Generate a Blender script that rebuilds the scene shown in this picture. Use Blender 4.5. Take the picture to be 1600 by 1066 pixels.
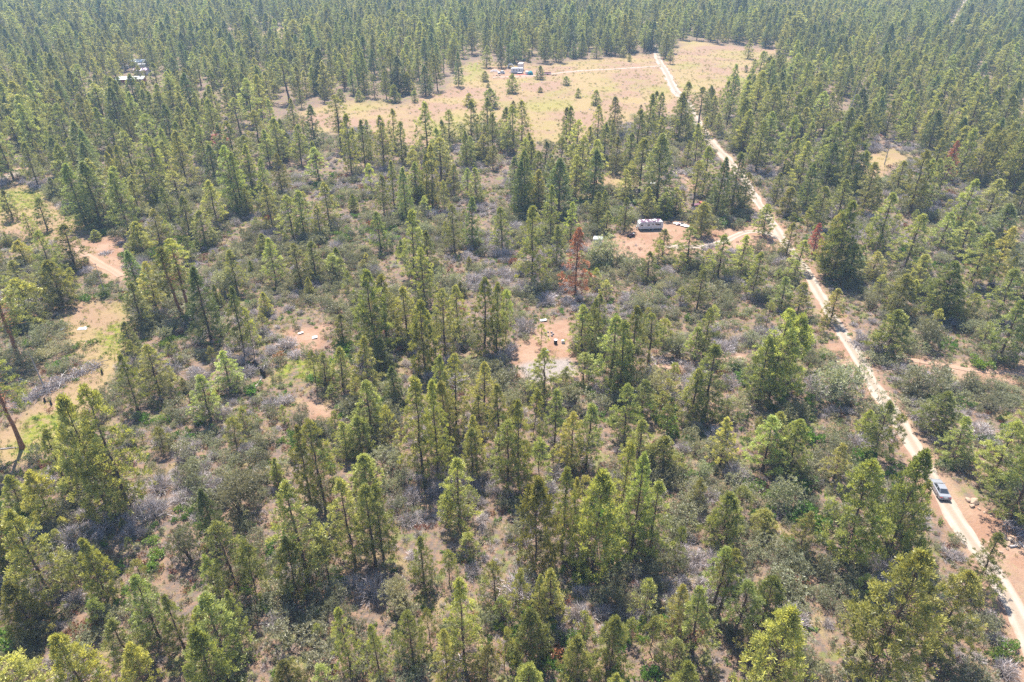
import bpy, bmesh, math, random
import numpy as np
from mathutils import Vector, Matrix
R = math.radians
scene = bpy.context.scene
COL = scene.collection
for o in list(bpy.data.objects): bpy.data.objects.remove(o)

# ------------------------------------------------------------------ camera, sky, sun, exposure
CAM_H, PITCH, LENS = 80.0, 31.2, 24.77
cam_d = bpy.data.cameras.new('camera'); cam = bpy.data.objects.new('camera', cam_d); COL.objects.link(cam)
cam.location = (0, 0, CAM_H); cam.rotation_euler = (R(90 - PITCH), 0, 0)
cam_d.sensor_width = 36; cam_d.lens = LENS; cam_d.clip_start = 0.5; cam_d.clip_end = 9000
scene.camera = cam
SUN_EL, SUN_AZ = 61.0, -14.0          # azimuth from straight ahead (+Y), positive to the right
world = bpy.data.worlds.new('World'); scene.world = world; world.use_nodes = True
wn = world.node_tree; wn.nodes.clear()
sky = wn.nodes.new('ShaderNodeTexSky'); sky.sky_type = 'NISHITA'; sky.sun_disc = False
sky.sun_elevation = R(SUN_EL); sky.sun_rotation = R(SUN_AZ)
sky.altitude = 1300; sky.air_density = 1.0; sky.dust_density = 1.2; sky.ozone_density = 1.0
bg = wn.nodes.new('ShaderNodeBackground'); bg.inputs[1].default_value = 0.115
wo = wn.nodes.new('ShaderNodeOutputWorld')
wn.links.new(sky.outputs[0], bg.inputs[0]); wn.links.new(bg.outputs[0], wo.inputs[0])
sun_d = bpy.data.lights.new('sun', 'SUN'); sun_d.energy = 4.8; sun_d.angle = R(0.5); sun_d.color = (1.0, 0.94, 0.84)
sun = bpy.data.objects.new('sun', sun_d); COL.objects.link(sun); sun.location = (0, 0, 300)
sdir = Vector((math.sin(R(SUN_AZ)) * math.cos(R(SUN_EL)), math.cos(R(SUN_AZ)) * math.cos(R(SUN_EL)), math.sin(R(SUN_EL))))
sun.rotation_euler = (-sdir).to_track_quat('-Z', 'Y').to_euler()
scene.view_settings.view_transform = 'Standard'; scene.view_settings.look = 'None'
scene.view_settings.exposure = 1.55; scene.view_settings.gamma = 1.0; scene.view_settings.use_curve_mapping = False
scene.render.engine = 'CYCLES'
cy = scene.cycles
cy.max_bounces = 6; cy.diffuse_bounces = 3; cy.glossy_bounces = 2; cy.transmission_bounces = 3; cy.volume_bounces = 0
cy.use_denoising = False; cy.caustics_reflective = False; cy.caustics_refractive = False

# ------------------------------------------------------------------ survey data, metres on the ground (x right, y ahead)
TREES = [('p',-62.6,64.1,16.6,6.6), ('b',-62.0,58.7,9.6,4.6), ('b',-54.9,63.7,11.4,3.9), ('s',-59.2,65.3,5.5,2.7), ('p',-45.1,57.5,12.2,4.5), ('p',-41.3,55.9,10.3,3.6), ('p',-35.2,53.9,13.3,6.0), ('p',-34.5,56.8,10.4,2.5), ('p',-37.8,65.3,13.4,5.3), ('d',-42.8,72.7,11.6,3.8), ('g',-46.1,70.3,6.7,4.2), ('s',-40.3,64.2,7.9,2.6), ('b',-48.9,48.3,13.6,5.6), ('b',-58.3,48.3,12.5,6.8), ('p',-46.2,53.2,10.3,4.7), ('b',-42.8,49.1,10.3,3.8), ('b',-34.5,49.1,13.6,5.3), ('s',-53.7,59.6,5.1,2.5), ('b',-71.6,69.7,14.2,5.5), ('p',-28.7,67.4,18.2,6.8), ('b',-29.4,64.7,10.5,4.0), ('p',-22.8,70.9,15.6,5.1), ('p',-19.7,70.3,15.1,5.5), ('p',-18.7,71.5,13.7,4.2), ('s',-25.5,66.7,8.1,4.0), ('p',-12.3,66.7,9.1,3.4), ('p',-19.8,53.2,12.5,3.0), ('p',-16.0,52.2,10.3,2.7), ('p',-12.4,54.6,10.1,3.4), ('s',-10.5,57.3,6.9,2.3), ('p',-6.0,54.6,15.1,4.6), ('p',-7.8,51.9,9.8,3.0), ('p',-3.1,51.1,8.3,3.5), ('s',-1.0,53.7,7.4,2.4), ('s',-2.2,64.0,7.2,3.7), ('s',-8.8,66.7,6.6,2.7), ('s',-1.3,60.4,4.7,2.5), ('g',-14.7,62.6,5.5,4.1), ('b',-26.3,50.3,6.0,3.5), ('s',-34.7,63.7,11.1,3.5), ('b',3.2,68.9,17.5,4.1), ('p',7.2,71.2,16.8,4.2), ('p',9.1,75.2,11.5,2.9), ('b',11.4,69.1,18.6,6.9), ('p',16.0,76.5,17.2,4.9), ('p',17.2,71.5,19.3,4.7), ('p',19.8,71.5,14.6,5.1), ('s',23.3,69.7,7.7,1.7), ('b',30.9,73.9,10.2,5.2), ('p',3.4,60.1,9.6,2.5), ('p',5.0,60.8,10.0,3.8), ('s',0.9,61.4,8.9,3.0), ('b',2.2,54.6,9.7,4.8), ('b',7.8,51.6,9.1,3.7), ('b',12.0,53.2,10.3,4.0), ('s',17.6,61.1,6.7,3.2), ('p',20.8,58.7,9.2,3.2), ('p',22.7,55.9,11.8,4.5), ('p',19.8,53.7,5.6,3.0), ('t',26.5,61.4,12.4,4.1), ('t',27.3,61.2,12.6,3.4), ('t',28.5,57.9,11.0,4.1), ('b',32.6,59.2,9.8,5.0), ('b',30.2,49.9,15.7,6.5), ('s',17.4,55.9,7.2,3.1), ('b',1.9,48.7,8.3,3.8), ('b',19.8,48.7,8.5,3.8), ('b',11.8,48.3,6.8,3.0), ('s',9.1,57.7,5.4,2.3), ('g',14.6,63.1,3.8,2.6), ('g',4.5,56.8,3.8,2.5), ('s',15.3,57.7,4.4,2.1), ('w',42.9,52.0,22.6,9.8), ('w',52.8,55.7,15.0,7.1), ('p',64.8,66.3,9.6,4.1), ('w',48.0,70.3,19.0,8.5), ('b',54.8,71.5,19.1,6.5), ('p',42.0,72.4,8.0,3.6), ('g',35.8,52.8,4.4,3.1), ('p',57.7,73.7,12.3,3.6), ('t',-86.0,96.1,21.0,6.7), ('t',-103.9,125.1,21.5,8.1), ('b',-62.6,79.8,21.9,7.2), ('p',-59.4,80.5,23.6,7.2), ('p',-70.9,83.7,13.6,4.6), ('b',-70.1,77.8,10.7,4.9), ('b',-75.7,79.8,7.9,4.0), ('p',-70.3,106.7,12.4,4.2), ('p',-68.6,111.9,11.3,5.6), ('p',-55.4,103.4,10.2,5.3), ('p',-55.6,114.1,8.8,5.3), ('s',-60.4,94.7,5.2,3.1), ('s',-48.2,95.9,6.3,3.4), ('s',-48.1,94.2,2.6,1.3), ('s',-47.9,100.0,5.7,2.3), ('g',-42.1,79.8,7.9,6.0), ('s',-69.9,84.8,6.7,2.6), ('n',-92.2,114.1,9.2,1.3), ('s',-38.3,113.8,8.6,3.2), ('p',-36.8,114.7,7.8,3.8), ('p',-33.1,113.0,9.9,5.0), ('p',-25.1,99.8,11.3,5.8), ('p',-27.2,109.2,14.3,5.5), ('d',-22.0,108.8,8.3,3.7), ('s',-21.2,96.8,8.1,3.2), ('b',-25.9,94.2,8.0,5.0), ('p',-28.4,93.4,7.3,3.5), ('p',-31.7,81.9,15.4,3.8), ('p',-29.4,81.6,17.1,5.9), ('p',-14.9,88.5,19.7,6.2), ('p',-12.2,88.5,18.7,4.3), ('p',-10.8,95.9,14.3,5.0), ('p',-13.0,103.2,14.6,4.5), ('p',-10.2,101.3,15.6,5.2), ('p',-6.5,88.1,10.5,4.0), ('p',-6.0,90.1,11.4,3.8), ('p',-8.1,77.8,13.4,5.4), ('s',-9.8,77.5,5.9,2.9), ('b',-23.4,85.5,7.2,5.0), ('g',-20.2,90.1,4.6,4.1), ('p',-5.3,106.7,10.8,4.6), ('p',-5.8,101.3,7.6,3.3), ('p',-2.2,93.9,14.4,5.0), ('p',-0.8,85.5,14.3,5.2), ('s',-30.0,110.2,5.9,2.2), ('s',-34.3,109.2,3.7,2.4), ('s',-41.7,102.8,3.9,1.9), ('b',-38.0,86.2,5.7,2.3), ('p',6.2,109.2,12.0,5.5), ('s',14.3,116.1,6.9,4.9), ('p',19.2,114.5,15.9,7.3), ('p',21.3,113.0,16.1,5.6), ('p',23.9,117.9,16.4,5.8), ('p',20.2,99.1,11.4,4.8), ('p',24.0,105.1,8.4,5.0), ('p',21.2,91.2,10.3,4.9), ('b',25.4,90.4,7.3,5.9), ('s',28.0,100.4,5.7,3.2), ('s',28.7,108.1,6.3,4.3), ('g',27.2,112.3,6.4,4.7), ('p',33.0,104.2,11.4,5.3), ('p',35.8,105.1,15.8,7.2), ('p',35.4,91.7,9.9,4.1), ('p',47.0,109.6,14.7,6.1), ('w',49.7,110.8,20.2,8.7), ('b',53.8,113.4,17.2,7.5), ('g',40.0,105.1,5.1,4.5), ('p',42.2,90.1,11.2,5.9), ('w',46.0,89.3,11.4,6.4), ('p',52.6,87.0,8.1,4.0), ('p',1.0,86.2,17.4,4.4), ('s',3.9,99.1,10.5,3.4), ('p',7.5,96.5,11.7,4.3), ('p',9.9,90.6,11.7,4.5), ('p',12.4,90.6,13.6,5.2), ('s',4.2,86.2,10.0,4.0), ('s',7.0,90.6,4.2,2.2), ('g',11.9,109.2,4.9,5.5), ('g',9.6,115.6,2.8,2.5), ('s',35.8,80.5,5.4,3.5), ('b',37.8,76.5,4.4,3.9), ('p',61.6,92.6,12.2,4.6), ('s',65.0,93.9,8.8,2.8), ('b',63.2,99.5,5.4,3.4), ('g',52.1,102.3,5.8,4.4), ('p',44.4,92.6,10.2,5.5), ('p',75.1,92.2,9.2,4.9), ('w',76.0,100.4,8.9,6.9), ('p',78.6,87.0,12.6,5.8), ('p',88.1,95.1,12.3,6.7), ('w',76.7,78.4,14.0,8.9), ('g',79.2,113.4,6.7,8.0), ('g',62.0,111.3,8.5,8.4), ('g',43.5,81.9,5.4,4.6), ('p',-140.8,182.7,4.2,3.6), ('b',-128.5,169.7,6.9,5.1), ('p',-115.2,168.9,11.7,8.4), ('b',-106.7,147.7,11.4,7.6), ('p',-116.5,161.4,13.1,5.7), ('p',-119.7,154.3,8.6,7.9), ('b',-109.8,140.0,10.6,8.8), ('d',-89.5,150.9,13.1,5.4), ('d',-83.7,138.0,11.6,5.8), ('p',-83.7,146.1,12.4,5.3), ('t',-77.1,143.9,17.3,6.7), ('t',-76.0,145.2,18.7,6.8), ('d',-66.2,132.9,17.8,6.3), ('p',-57.0,127.1,15.6,4.8), ('s',-54.6,126.1,11.0,3.0), ('p',-68.0,156.0,11.2,5.1), ('g',-70.9,154.3,6.9,5.0), ('b',-101.0,177.9,9.0,6.7), ('n',-99.5,153.3,8.8,1.6), ('b',-118.4,186.8,3.1,2.9), ('p',-86.0,172.9,7.0,6.0), ('d',-81.3,128.1,7.3,3.8), ('s',-70.0,122.1,5.7,2.9), ('p',-59.8,160.6,12.2,5.2), ('p',-53.3,159.5,11.3,5.7), ('p',-50.6,164.3,10.1,5.8), ('s',-46.0,163.2,7.1,5.3), ('p',-25.0,163.2,18.6,6.6), ('p',-21.8,167.0,11.6,4.7), ('p',-20.9,149.3,14.6,5.4), ('w',-28.4,125.8,20.1,8.4), ('p',-27.3,131.0,16.5,7.7), ('p',-22.8,132.4,13.3,5.6), ('b',-17.7,120.2,16.0,5.9), ('p',-14.3,126.3,15.7,5.4), ('p',-11.8,134.3,12.7,5.0), ('p',-5.9,127.6,17.2,6.6), ('p',-3.3,127.1,16.7,4.1), ('s',-1.5,131.6,12.5,3.5), ('p',-15.8,180.5,13.4,5.0), ('p',-2.5,180.5,13.0,6.2), ('d',-26.0,119.0,8.4,4.6), ('p',-36.5,130.2,7.6,3.9), ('p',-36.6,181.4,11.3,5.0), ('d',-11.2,183.6,14.6,5.0), ('p',5.2,159.5,20.8,7.3), ('p',11.7,170.1,11.7,4.8), ('o',15.5,153.6,17.9,6.3), ('p',41.2,177.1,8.0,6.3), ('p',46.7,170.9,10.9,7.2), ('p',53.2,164.3,11.9,6.3), ('p',59.2,166.2,11.1,6.0), ('p',58.9,153.6,11.9,5.3), ('p',44.0,147.7,10.1,5.2), ('p',14.5,126.3,12.3,5.4), ('p',16.6,127.1,13.4,3.8), ('p',19.3,135.7,9.6,4.3), ('t',28.4,123.1,11.9,4.5), ('s',32.1,127.6,7.9,4.1), ('p',40.5,126.3,11.6,4.8), ('p',38.4,125.1,7.8,4.7), ('g',25.8,172.9,7.9,6.9), ('p',34.7,162.5,8.0,4.9), ('g',34.9,126.3,5.2,3.4), ('s',6.2,128.9,5.9,2.8), ('s',23.0,152.6,4.9,3.4), ('s',40.3,149.3,4.8,3.1), ('p',73.1,140.9,8.6,4.7), ('w',81.7,163.2,21.1,9.0), ('p',81.0,165.1,17.4,6.6), ('d',86.0,162.5,10.1,6.6), ('r',83.0,178.4,9.2,3.9), ('p',75.3,177.9,9.9,4.6), ('p',75.2,168.9,8.7,5.4), ('p',71.7,161.4,6.2,5.7), ('p',66.7,144.5,8.3,6.0), ('p',64.0,147.7,8.1,6.9), ('p',102.7,182.7,16.2,7.5), ('p',103.0,168.2,15.4,8.1), ('p',92.1,163.2,7.7,6.9), ('p',99.6,155.3,10.3,6.3), ('b',90.0,144.5,10.4,6.7), ('g',85.2,148.3,3.9,3.8), ('w',98.9,143.0,13.8,9.2), ('p',100.0,143.0,11.5,7.4), ('p',115.1,158.8,14.1,8.1), ('p',120.2,183.6,10.1,6.5), ('p',122.6,177.1,10.2,7.4), ('p',120.0,158.8,15.4,6.8), ('d',134.7,182.7,12.6,8.6), ('p',111.2,140.9,13.0,7.4), ('p',101.7,123.8,14.1,7.0), ('s',104.8,123.3,7.3,4.0), ('s',105.6,143.0,5.9,3.7), ('b',79.4,126.3,10.5,7.5), ('p',123.5,150.9,8.5,7.0), ('g',89.8,130.2,7.2,5.6), ('p',-152.2,203.0,9.5,4.7), ('p',-136.8,194.4,9.8,5.7), ('p',-137.5,188.2,7.8,3.7), ('d',-150.9,224.0,6.7,5.1), ('d',-127.2,197.8,19.0,7.7), ('d',-122.5,197.8,19.4,9.6), ('p',-111.5,191.9,18.1,7.5), ('p',-116.8,225.9,19.7,7.5), ('p',-100.1,185.9,9.6,5.1), ('p',-93.0,189.6,11.9,5.9), ('p',-86.2,183.6,10.1,6.9), ('p',-87.8,197.8,13.8,6.5), ('p',-86.3,211.1,20.2,7.1), ('p',-84.3,210.0,18.6,6.0), ('p',-85.9,225.9,16.6,6.4), ('d',-103.4,239.0,13.0,6.3), ('p',-102.0,199.4,11.0,4.6), ('p',-115.8,216.8,14.2,6.6), ('r',-116.7,282.5,8.9,6.7), ('d',-80.3,287.1,15.7,6.8), ('p',-58.1,249.7,20.8,6.9), ('p',-73.0,299.7,8.5,4.3), ('d',-87.3,273.6,8.2,5.5), ('p',-81.6,271.9,8.6,4.5), ('p',-59.5,291.8,8.1,4.8), ('p',-50.4,276.2,11.2,6.1), ('p',-53.1,263.6,8.2,4.8), ('p',-39.3,259.6,7.2,5.7), ('p',-21.1,291.8,6.3,5.8), ('p',-14.6,299.7,5.9,4.9), ('p',-4.8,296.7,7.1,6.4), ('p',-15.6,261.2,10.3,6.3), ('p',-10.7,263.6,10.1,6.3), ('p',-22.8,242.5,11.3,5.4), ('p',-27.4,216.8,16.6,5.4), ('p',-25.6,216.8,20.2,5.4), ('p',-37.9,216.8,14.6,4.9), ('d',-32.4,204.6,16.4,5.1), ('p',-39.9,208.4,12.8,5.2), ('s',-21.5,212.8,9.8,3.2), ('p',-11.5,219.8,11.7,5.4), ('p',-14.7,225.9,9.3,4.7), ('p',-76.5,225.9,13.5,5.1), ('p',-67.0,239.0,11.9,7.1), ('p',-54.9,200.4,12.9,6.6), ('p',-70.6,195.4,13.7,5.7), ('p',-76.6,211.1,16.3,5.2), ('p',-62.5,188.2,13.4,7.0), ('p',-60.3,190.5,14.0,6.3), ('p',-55.3,190.5,9.7,4.8), ('s',-47.0,227.8,9.8,4.7), ('p',-7.1,255.7,8.7,5.2), ('p',23.7,259.6,16.5,7.7), ('p',29.1,235.6,16.0,7.5), ('p',37.3,248.2,13.1,6.0), ('p',42.7,253.4,13.5,6.6), ('d',13.7,241.1,10.2,4.5), ('d',3.0,208.4,17.2,5.6), ('p',16.7,187.2,11.9,4.4), ('p',11.1,189.6,15.6,5.5), ('p',8.4,213.9,12.5,5.7), ('p',41.5,205.6,9.8,5.1), ('p',46.4,205.6,8.2,4.7), ('p',51.1,208.4,8.9,5.2), ('p',63.3,225.9,16.0,8.1), ('d',63.0,207.3,18.4,6.0), ('d',69.3,212.2,18.5,7.3), ('p',73.8,213.9,11.5,4.9), ('b',55.3,192.9,9.8,6.8), ('w',73.2,191.9,9.6,6.3), ('b',42.0,306.9,4.9,4.4), ('p',49.0,299.7,7.7,4.9), ('p',54.8,265.2,16.0,5.8), ('p',66.1,285.2,9.9,5.2), ('p',74.0,296.7,9.2,5.9), ('p',86.3,298.7,9.2,5.4), ('p',89.8,273.6,16.6,7.5), ('p',91.4,261.2,10.7,5.8), ('p',27.6,192.9,6.9,4.1), ('p',33.1,195.4,9.9,5.3), ('p',25.3,197.8,10.9,5.4), ('p',97.0,231.0,16.3,7.4), ('b',85.2,208.4,8.9,6.4), ('d',112.5,251.9,16.6,7.9), ('p',125.6,259.6,14.2,6.2), ('p',114.6,224.7,15.3,5.9), ('n',139.3,259.6,11.2,3.4), ('p',124.7,210.0,19.6,8.4), ('p',148.0,242.5,14.2,6.3), ('r',151.2,239.0,14.0,4.9), ('p',157.5,242.5,17.4,7.2), ('p',165.5,244.6,18.4,7.7), ('p',165.8,241.1,17.2,6.7), ('p',165.4,229.1,20.9,7.8), ('p',165.6,225.9,19.1,6.4), ('p',129.8,192.9,16.4,7.1), ('p',146.5,205.6,11.8,7.9), ('b',115.3,215.7,6.8,5.7), ('p',91.5,197.8,12.8,6.9), ('p',101.7,208.4,11.3,6.0), ('p',130.3,231.0,10.3,6.1), ('x',135.3,289.0,22.8,7.3), ('p',-235.6,375.8,10.0,5.3), ('d',-78.0,388.1,19.4,6.8), ('d',-44.8,378.8,14.7,7.3), ('d',-28.9,399.4,17.6,4.9), ('d',-59.2,422.2,18.4,8.8), ('b',-54.3,383.4,10.2,6.7), ('b',-58.8,362.7,8.3,8.3), ('b',-48.6,362.7,5.8,3.8), ('b',-76.5,365.5,4.9,4.5), ('b',-85.9,365.5,5.9,4.5), ('b',-20.9,353.1,5.7,6.2), ('b',-10.5,347.8,8.9,7.7), ('b',0.0,381.8,9.2,8.7), ('b',0.6,340.2,4.7,3.9), ('b',14.7,381.8,2.9,3.0), ('b',33.5,369.9,4.4,3.2), ('b',40.8,355.8,6.9,8.8), ('b',29.2,399.4,4.6,4.9), ('b',15.9,416.7,7.2,6.1), ('b',-15.1,413.2,5.4,4.7), ('b',-12.8,396.1,2.3,2.8), ('b',61.5,345.2,2.4,1.8), ('p',-15.7,455.7,12.4,7.1), ('d',-6.7,455.7,14.9,5.5), ('d',-2.0,457.8,13.2,5.5), ('p',30.7,470.9,14.2,5.6), ('p',61.3,470.9,10.2,5.6), ('p',54.9,487.1,9.7,6.7), ('p',72.7,489.5,7.0,5.0), ('b',74.2,473.2,4.6,2.8), ('d',99.4,484.7,14.6,7.5), ('p',98.8,466.5,8.2,5.2), ('p',153.1,487.1,12.0,6.7), ('p',157.2,466.5,7.5,5.6), ('p',149.3,425.9,8.7,5.9), ('b',148.1,455.7,4.8,3.5), ('b',138.9,441.3,4.0,2.7)]
ROADS = [('dirt_road',2.8,[(64.7, 50.7), (66.6, 58.7), (67.8, 66.3), (68.2, 72.7), (68.3, 77.1), (69.0, 84.8), (70.7, 95.9), (71.6, 105.1), (72.0, 115.6), (73.2, 127.6), (74.1, 138.5), (75.6, 150.9), (77.0, 163.2), (77.8, 175.0), (78.1, 188.2), (79.1, 203.0), (80.2, 219.8), (81.8, 243.9), (82.1, 266.9), (81.5, 289.9), (83.6, 329.2), (86.1, 354.5), (87.1, 391.3), (91.0, 435.4), (94.0, 477.7), (98.4, 514.7), (103.8, 572.8), (114.2, 686.6), (129.3, 851.4), (150.4, 1058.1)]), ('camp_driveway',2.8,[(90.9, 457.8), (78.0, 453.6), (61.8, 448.4), (45.8, 443.3), (30.2, 437.4), (14.9, 429.7), (0.0, 425.9), (-11.0, 424.0)]), ('trailer_driveway',2.4,[(78.0, 189.6), (74.5, 194.4), (69.9, 194.9), (65.4, 191.9), (60.2, 187.7), (53.4, 184.5), (47.0, 184.0), (42.4, 184.0)]), ('forest_road',4.5,[(328.2, 572.8), (382.3, 664.8), (441.9, 760.7), (517.1, 886.3), (619.0, 1058.1)]), ('side_road',4.0,[(-182.3, 234.3), (-180.4, 241.8), (-179.8, 247.5), (-179.2, 252.7)]), ('rutted_track',2.2,[(-121.0, 180.5), (-115.9, 176.2), (-111.0, 172.1), (-106.0, 168.2), (-100.5, 163.6)]), ('footpath',1.3,[(15.2, 121.4), (19.9, 122.6), (24.5, 122.1), (27.9, 122.6), (32.5, 122.1), (37.2, 123.6), (43.1, 125.1), (48.8, 126.1)]), ('soil_track',1.5,[(80.2, 125.1), (85.5, 123.6), (90.0, 121.9), (94.3, 120.2), (99.2, 119.5), (106.0, 117.9)])]
MAIN_ROAD = ROADS[0][2]
ROAD_LABELS = {'dirt_road': 'long pale dirt road with two wheel ruts', 'camp_driveway': 'pale driveway crossing the meadow to the camp', 'trailer_driveway': 'short pale driveway into the trailer clearing', 'forest_road': 'pale road through the far forest', 'side_road': 'pale road at the edge of the green patch', 'rutted_track': 'rutted reddish track in the straw clearing', 'footpath': 'narrow sandy path leading to the gravel clearing', 'soil_track': 'reddish soil track branching off the dirt road'}
ZONES = [('meadow',6,[(-105.1, 312.2), (-100.0, 341.4), (-93.9, 354.5), (-76.4, 361.3), (-57.3, 361.3), (-36.9, 383.4), (-30.7, 416.7), (-32.0, 466.5), (-22.7, 482.4), (-4.0, 466.5), (24.0, 466.5), (49.7, 484.7), (90.2, 504.3), (98.1, 477.7), (130.0, 560.2), (150.0, 536.5), (185.5, 520.0), (168.8, 466.5), (139.3, 411.4), (128.2, 388.1), (105.1, 361.3), (80.5, 335.2), (58.7, 329.2), (45.2, 315.5), (17.9, 280.7), (10.4, 287.1), (0.0, 306.9), (-11.4, 317.7), (-26.1, 287.1), (-37.5, 273.6), (-53.6, 296.7), (-67.2, 312.2), (-82.8, 306.9)]), ('meadow',4,[(-206.6, 572.8), (-211.2, 606.6), (-186.8, 628.7), (-173.3, 592.6), (-184.4, 560.2)]), ('meadow',3,[(-181.1, 229.1), (-172.1, 235.6), (-159.5, 229.1), (-140.7, 213.9), (-112.9, 185.9), (-102.0, 172.1), (-98.1, 161.4), (-107.8, 165.1), (-116.5, 168.9), (-129.1, 179.2), (-139.7, 188.2), (-154.4, 188.2)]), ('meadow',2,[(-110.1, 147.0), (-102.2, 150.9), (-92.5, 151.6), (-84.1, 135.7), (-82.6, 126.3), (-80.9, 115.6), (-80.4, 107.1), (-80.6, 97.7), (-82.8, 91.7), (-88.8, 90.9), (-93.1, 97.7), (-91.3, 105.1), (-87.9, 117.9), (-87.0, 123.8), (-92.3, 128.9), (-99.4, 134.3)]), ('meadow',3,[(138.9, 273.6), (153.4, 280.7), (151.1, 265.2), (136.1, 246.0), (122.8, 239.0), (122.8, 249.7)]), ('meadow',2,[(29.0, 249.7), (42.3, 246.0), (44.7, 239.0), (34.5, 229.1), (27.1, 230.4)]), ('green',3,[(-175.6, 227.2), (-159.5, 227.2), (-151.0, 215.7), (-157.3, 211.1), (-165.4, 211.1)]), ('green',4,[(-203.0, 566.4), (-195.1, 579.2), (-183.2, 606.6), (-177.9, 554.1)]), ('green',1.5,[(-93.7, 137.1), (-90.0, 141.5), (-84.5, 132.9), (-85.1, 128.1), (-88.8, 130.2)]), ('green',1,[(-90.1, 105.1), (-83.4, 107.1), (-78.4, 103.2), (-80.1, 96.8), (-84.8, 93.4), (-87.5, 95.9)]), ('green',2.5,[(-217.3, 429.7), (-217.7, 441.3), (-203.6, 411.4), (-190.5, 375.8), (-200.2, 391.3)]), ('green',2.5,[(-164.7, 391.3), (-160.0, 394.5), (-148.3, 368.4), (-152.3, 364.1)]), ('green',1.5,[(-48.5, 125.1), (-40.6, 125.6), (-37.7, 119.0), (-42.1, 115.6), (-47.8, 117.9)]), ('green',3,[(-120.2, 284.3), (-113.6, 278.0), (-109.1, 263.6), (-112.6, 265.2)]), ('green',4,[(125.3, 425.9), (137.1, 418.5), (131.3, 401.1), (122.3, 407.9)]), ('green',4,[(-30.4, 473.2), (-18.2, 473.2), (-16.0, 441.3), (-24.0, 425.9)]), ('soil',1.5,[(-51.8, 135.7), (-47.8, 138.0), (-42.2, 140.0), (-39.6, 130.2), (-42.0, 126.1), (-47.7, 126.8)]), ('soil',1.5,[(-40.7, 110.2), (-34.9, 109.2), (-33.2, 104.2), (-36.3, 102.3)]), ('soil',1.5,[(0.0, 127.6), (4.3, 135.7), (7.3, 140.0), (13.3, 141.5), (14.4, 132.9), (14.7, 123.8), (12.9, 117.9), (8.9, 114.5), (2.5, 114.5)]), ('soil',2,[(28.5, 188.2), (35.6, 199.4), (51.0, 204.0), (54.9, 195.4), (67.2, 198.9), (82.2, 200.4), (78.4, 183.6), (64.5, 182.3), (50.4, 179.2), (36.1, 172.9), (29.5, 177.9)]), ('soil',1.2,[(85.2, 125.1), (95.4, 122.1), (109.3, 123.1), (102.8, 113.0), (90.0, 117.0)]), ('soil',1.2,[(70.4, 84.8), (73.7, 83.3), (76.1, 80.5), (77.6, 76.5), (76.0, 68.0), (71.8, 61.6), (70.4, 66.3), (70.1, 72.7)]), ('soil',3,[(-13.1, 433.5), (0.0, 439.4), (15.3, 445.4), (23.5, 439.4), (21.4, 425.9), (0.0, 418.5), (-10.9, 418.5)]), ('soil',2,[(-120.8, 183.6), (-114.0, 188.2), (-104.3, 177.1), (-97.0, 161.4), (-102.7, 161.4)]), ('soil',1.0,[(68.5, 131.6), (72.2, 130.2), (71.9, 121.4), (69.1, 122.6)]), ('soil',2,[(60.2, 249.7), (65.5, 242.5), (63.6, 229.1), (58.2, 229.1)]), ('gravel',1.2,[(2.0, 122.1), (6.7, 124.6), (12.1, 125.1), (12.4, 120.2), (9.0, 117.4), (3.8, 116.1)])]
LANDMARKS = [('by the trailer clearing',39.9,190.5,28), ('in the open dry meadow',-48.5,341.4,55), ('in the open dry meadow',6.6,375.8,85), ('in the open dry meadow',68.3,391.3,80), ('by the gravel clearing',8.1,125.1,15), ('by the soil patch with boards',-44.8,131.6,15), ('by the slash-pile clearing',-86.7,115.6,24), ('by the rutted straw clearing',-128.1,190.5,32), ('behind the meadow camp',4.0,466.5,40), ('by the bright green patch',-159.4,221.6,24), ('by the roadside boulders',74.1,80.5,12)]
KEEP = [(69.2,85.0,4.5), (41.0,196.8,6.5), (43.0,192.4,5), (24.3,185.0,3.5), (50.4,199.4,4), (34.4,191.0,2.5), (3.0,437.4,9), (9.7,433.5,5), (-5.6,433.5,6), (72.7,82.4,4), (73.4,75.8,4), (-208.4,406.2,10), (-213.7,425.9,8), (-227.0,453.6,8), (9.5,131.0,2), (-43.5,133.2,2)]
THIN = [(-70.4,329.2,60,0.25), (-207.2,411.4,30,0.12), (-192.6,383.4,16,0.1), (-179.5,536.5,32,0.3), (-154.9,375.8,22,0.25), (-113.8,273.6,14,0.2), (57.4,235.6,22,0.35), (-16.9,494.3,22,0.5), (29.0,484.7,40,0.55), (366.6,589.2,25,0.5), (130.6,257.3,28,0.45)]
ROCKS_VERGE = [(73.34,82.29,1.5), (72.45,82.72,1.0), (72.38,81.31,0.9), (73.17,80.75,0.5), (73.58,80.06,0.45), (74.1,79.24,0.4)]
ROCKS_PILE = [(72.67,74.8,0.9), (73.5,74.42,0.8), (74.02,74.17,1.0), (74.38,73.67,0.8), (73.29,73.42,0.9), (73.65,75.3,0.7), (74.57,73.06,0.7), (74.68,74.8,0.6), (72.58,72.57,0.5), (71.31,71.84,0.4), (71.19,71.96,0.35)]
OUTCROP = [(362.76,582.54,7), (370.56,589.22,8), (380.57,599.52,7), (379.12,606.57,6), (352.54,566.42,6), (362.93,572.77,6), (391.01,613.78,5), (353.76,572.77,4)]
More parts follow.
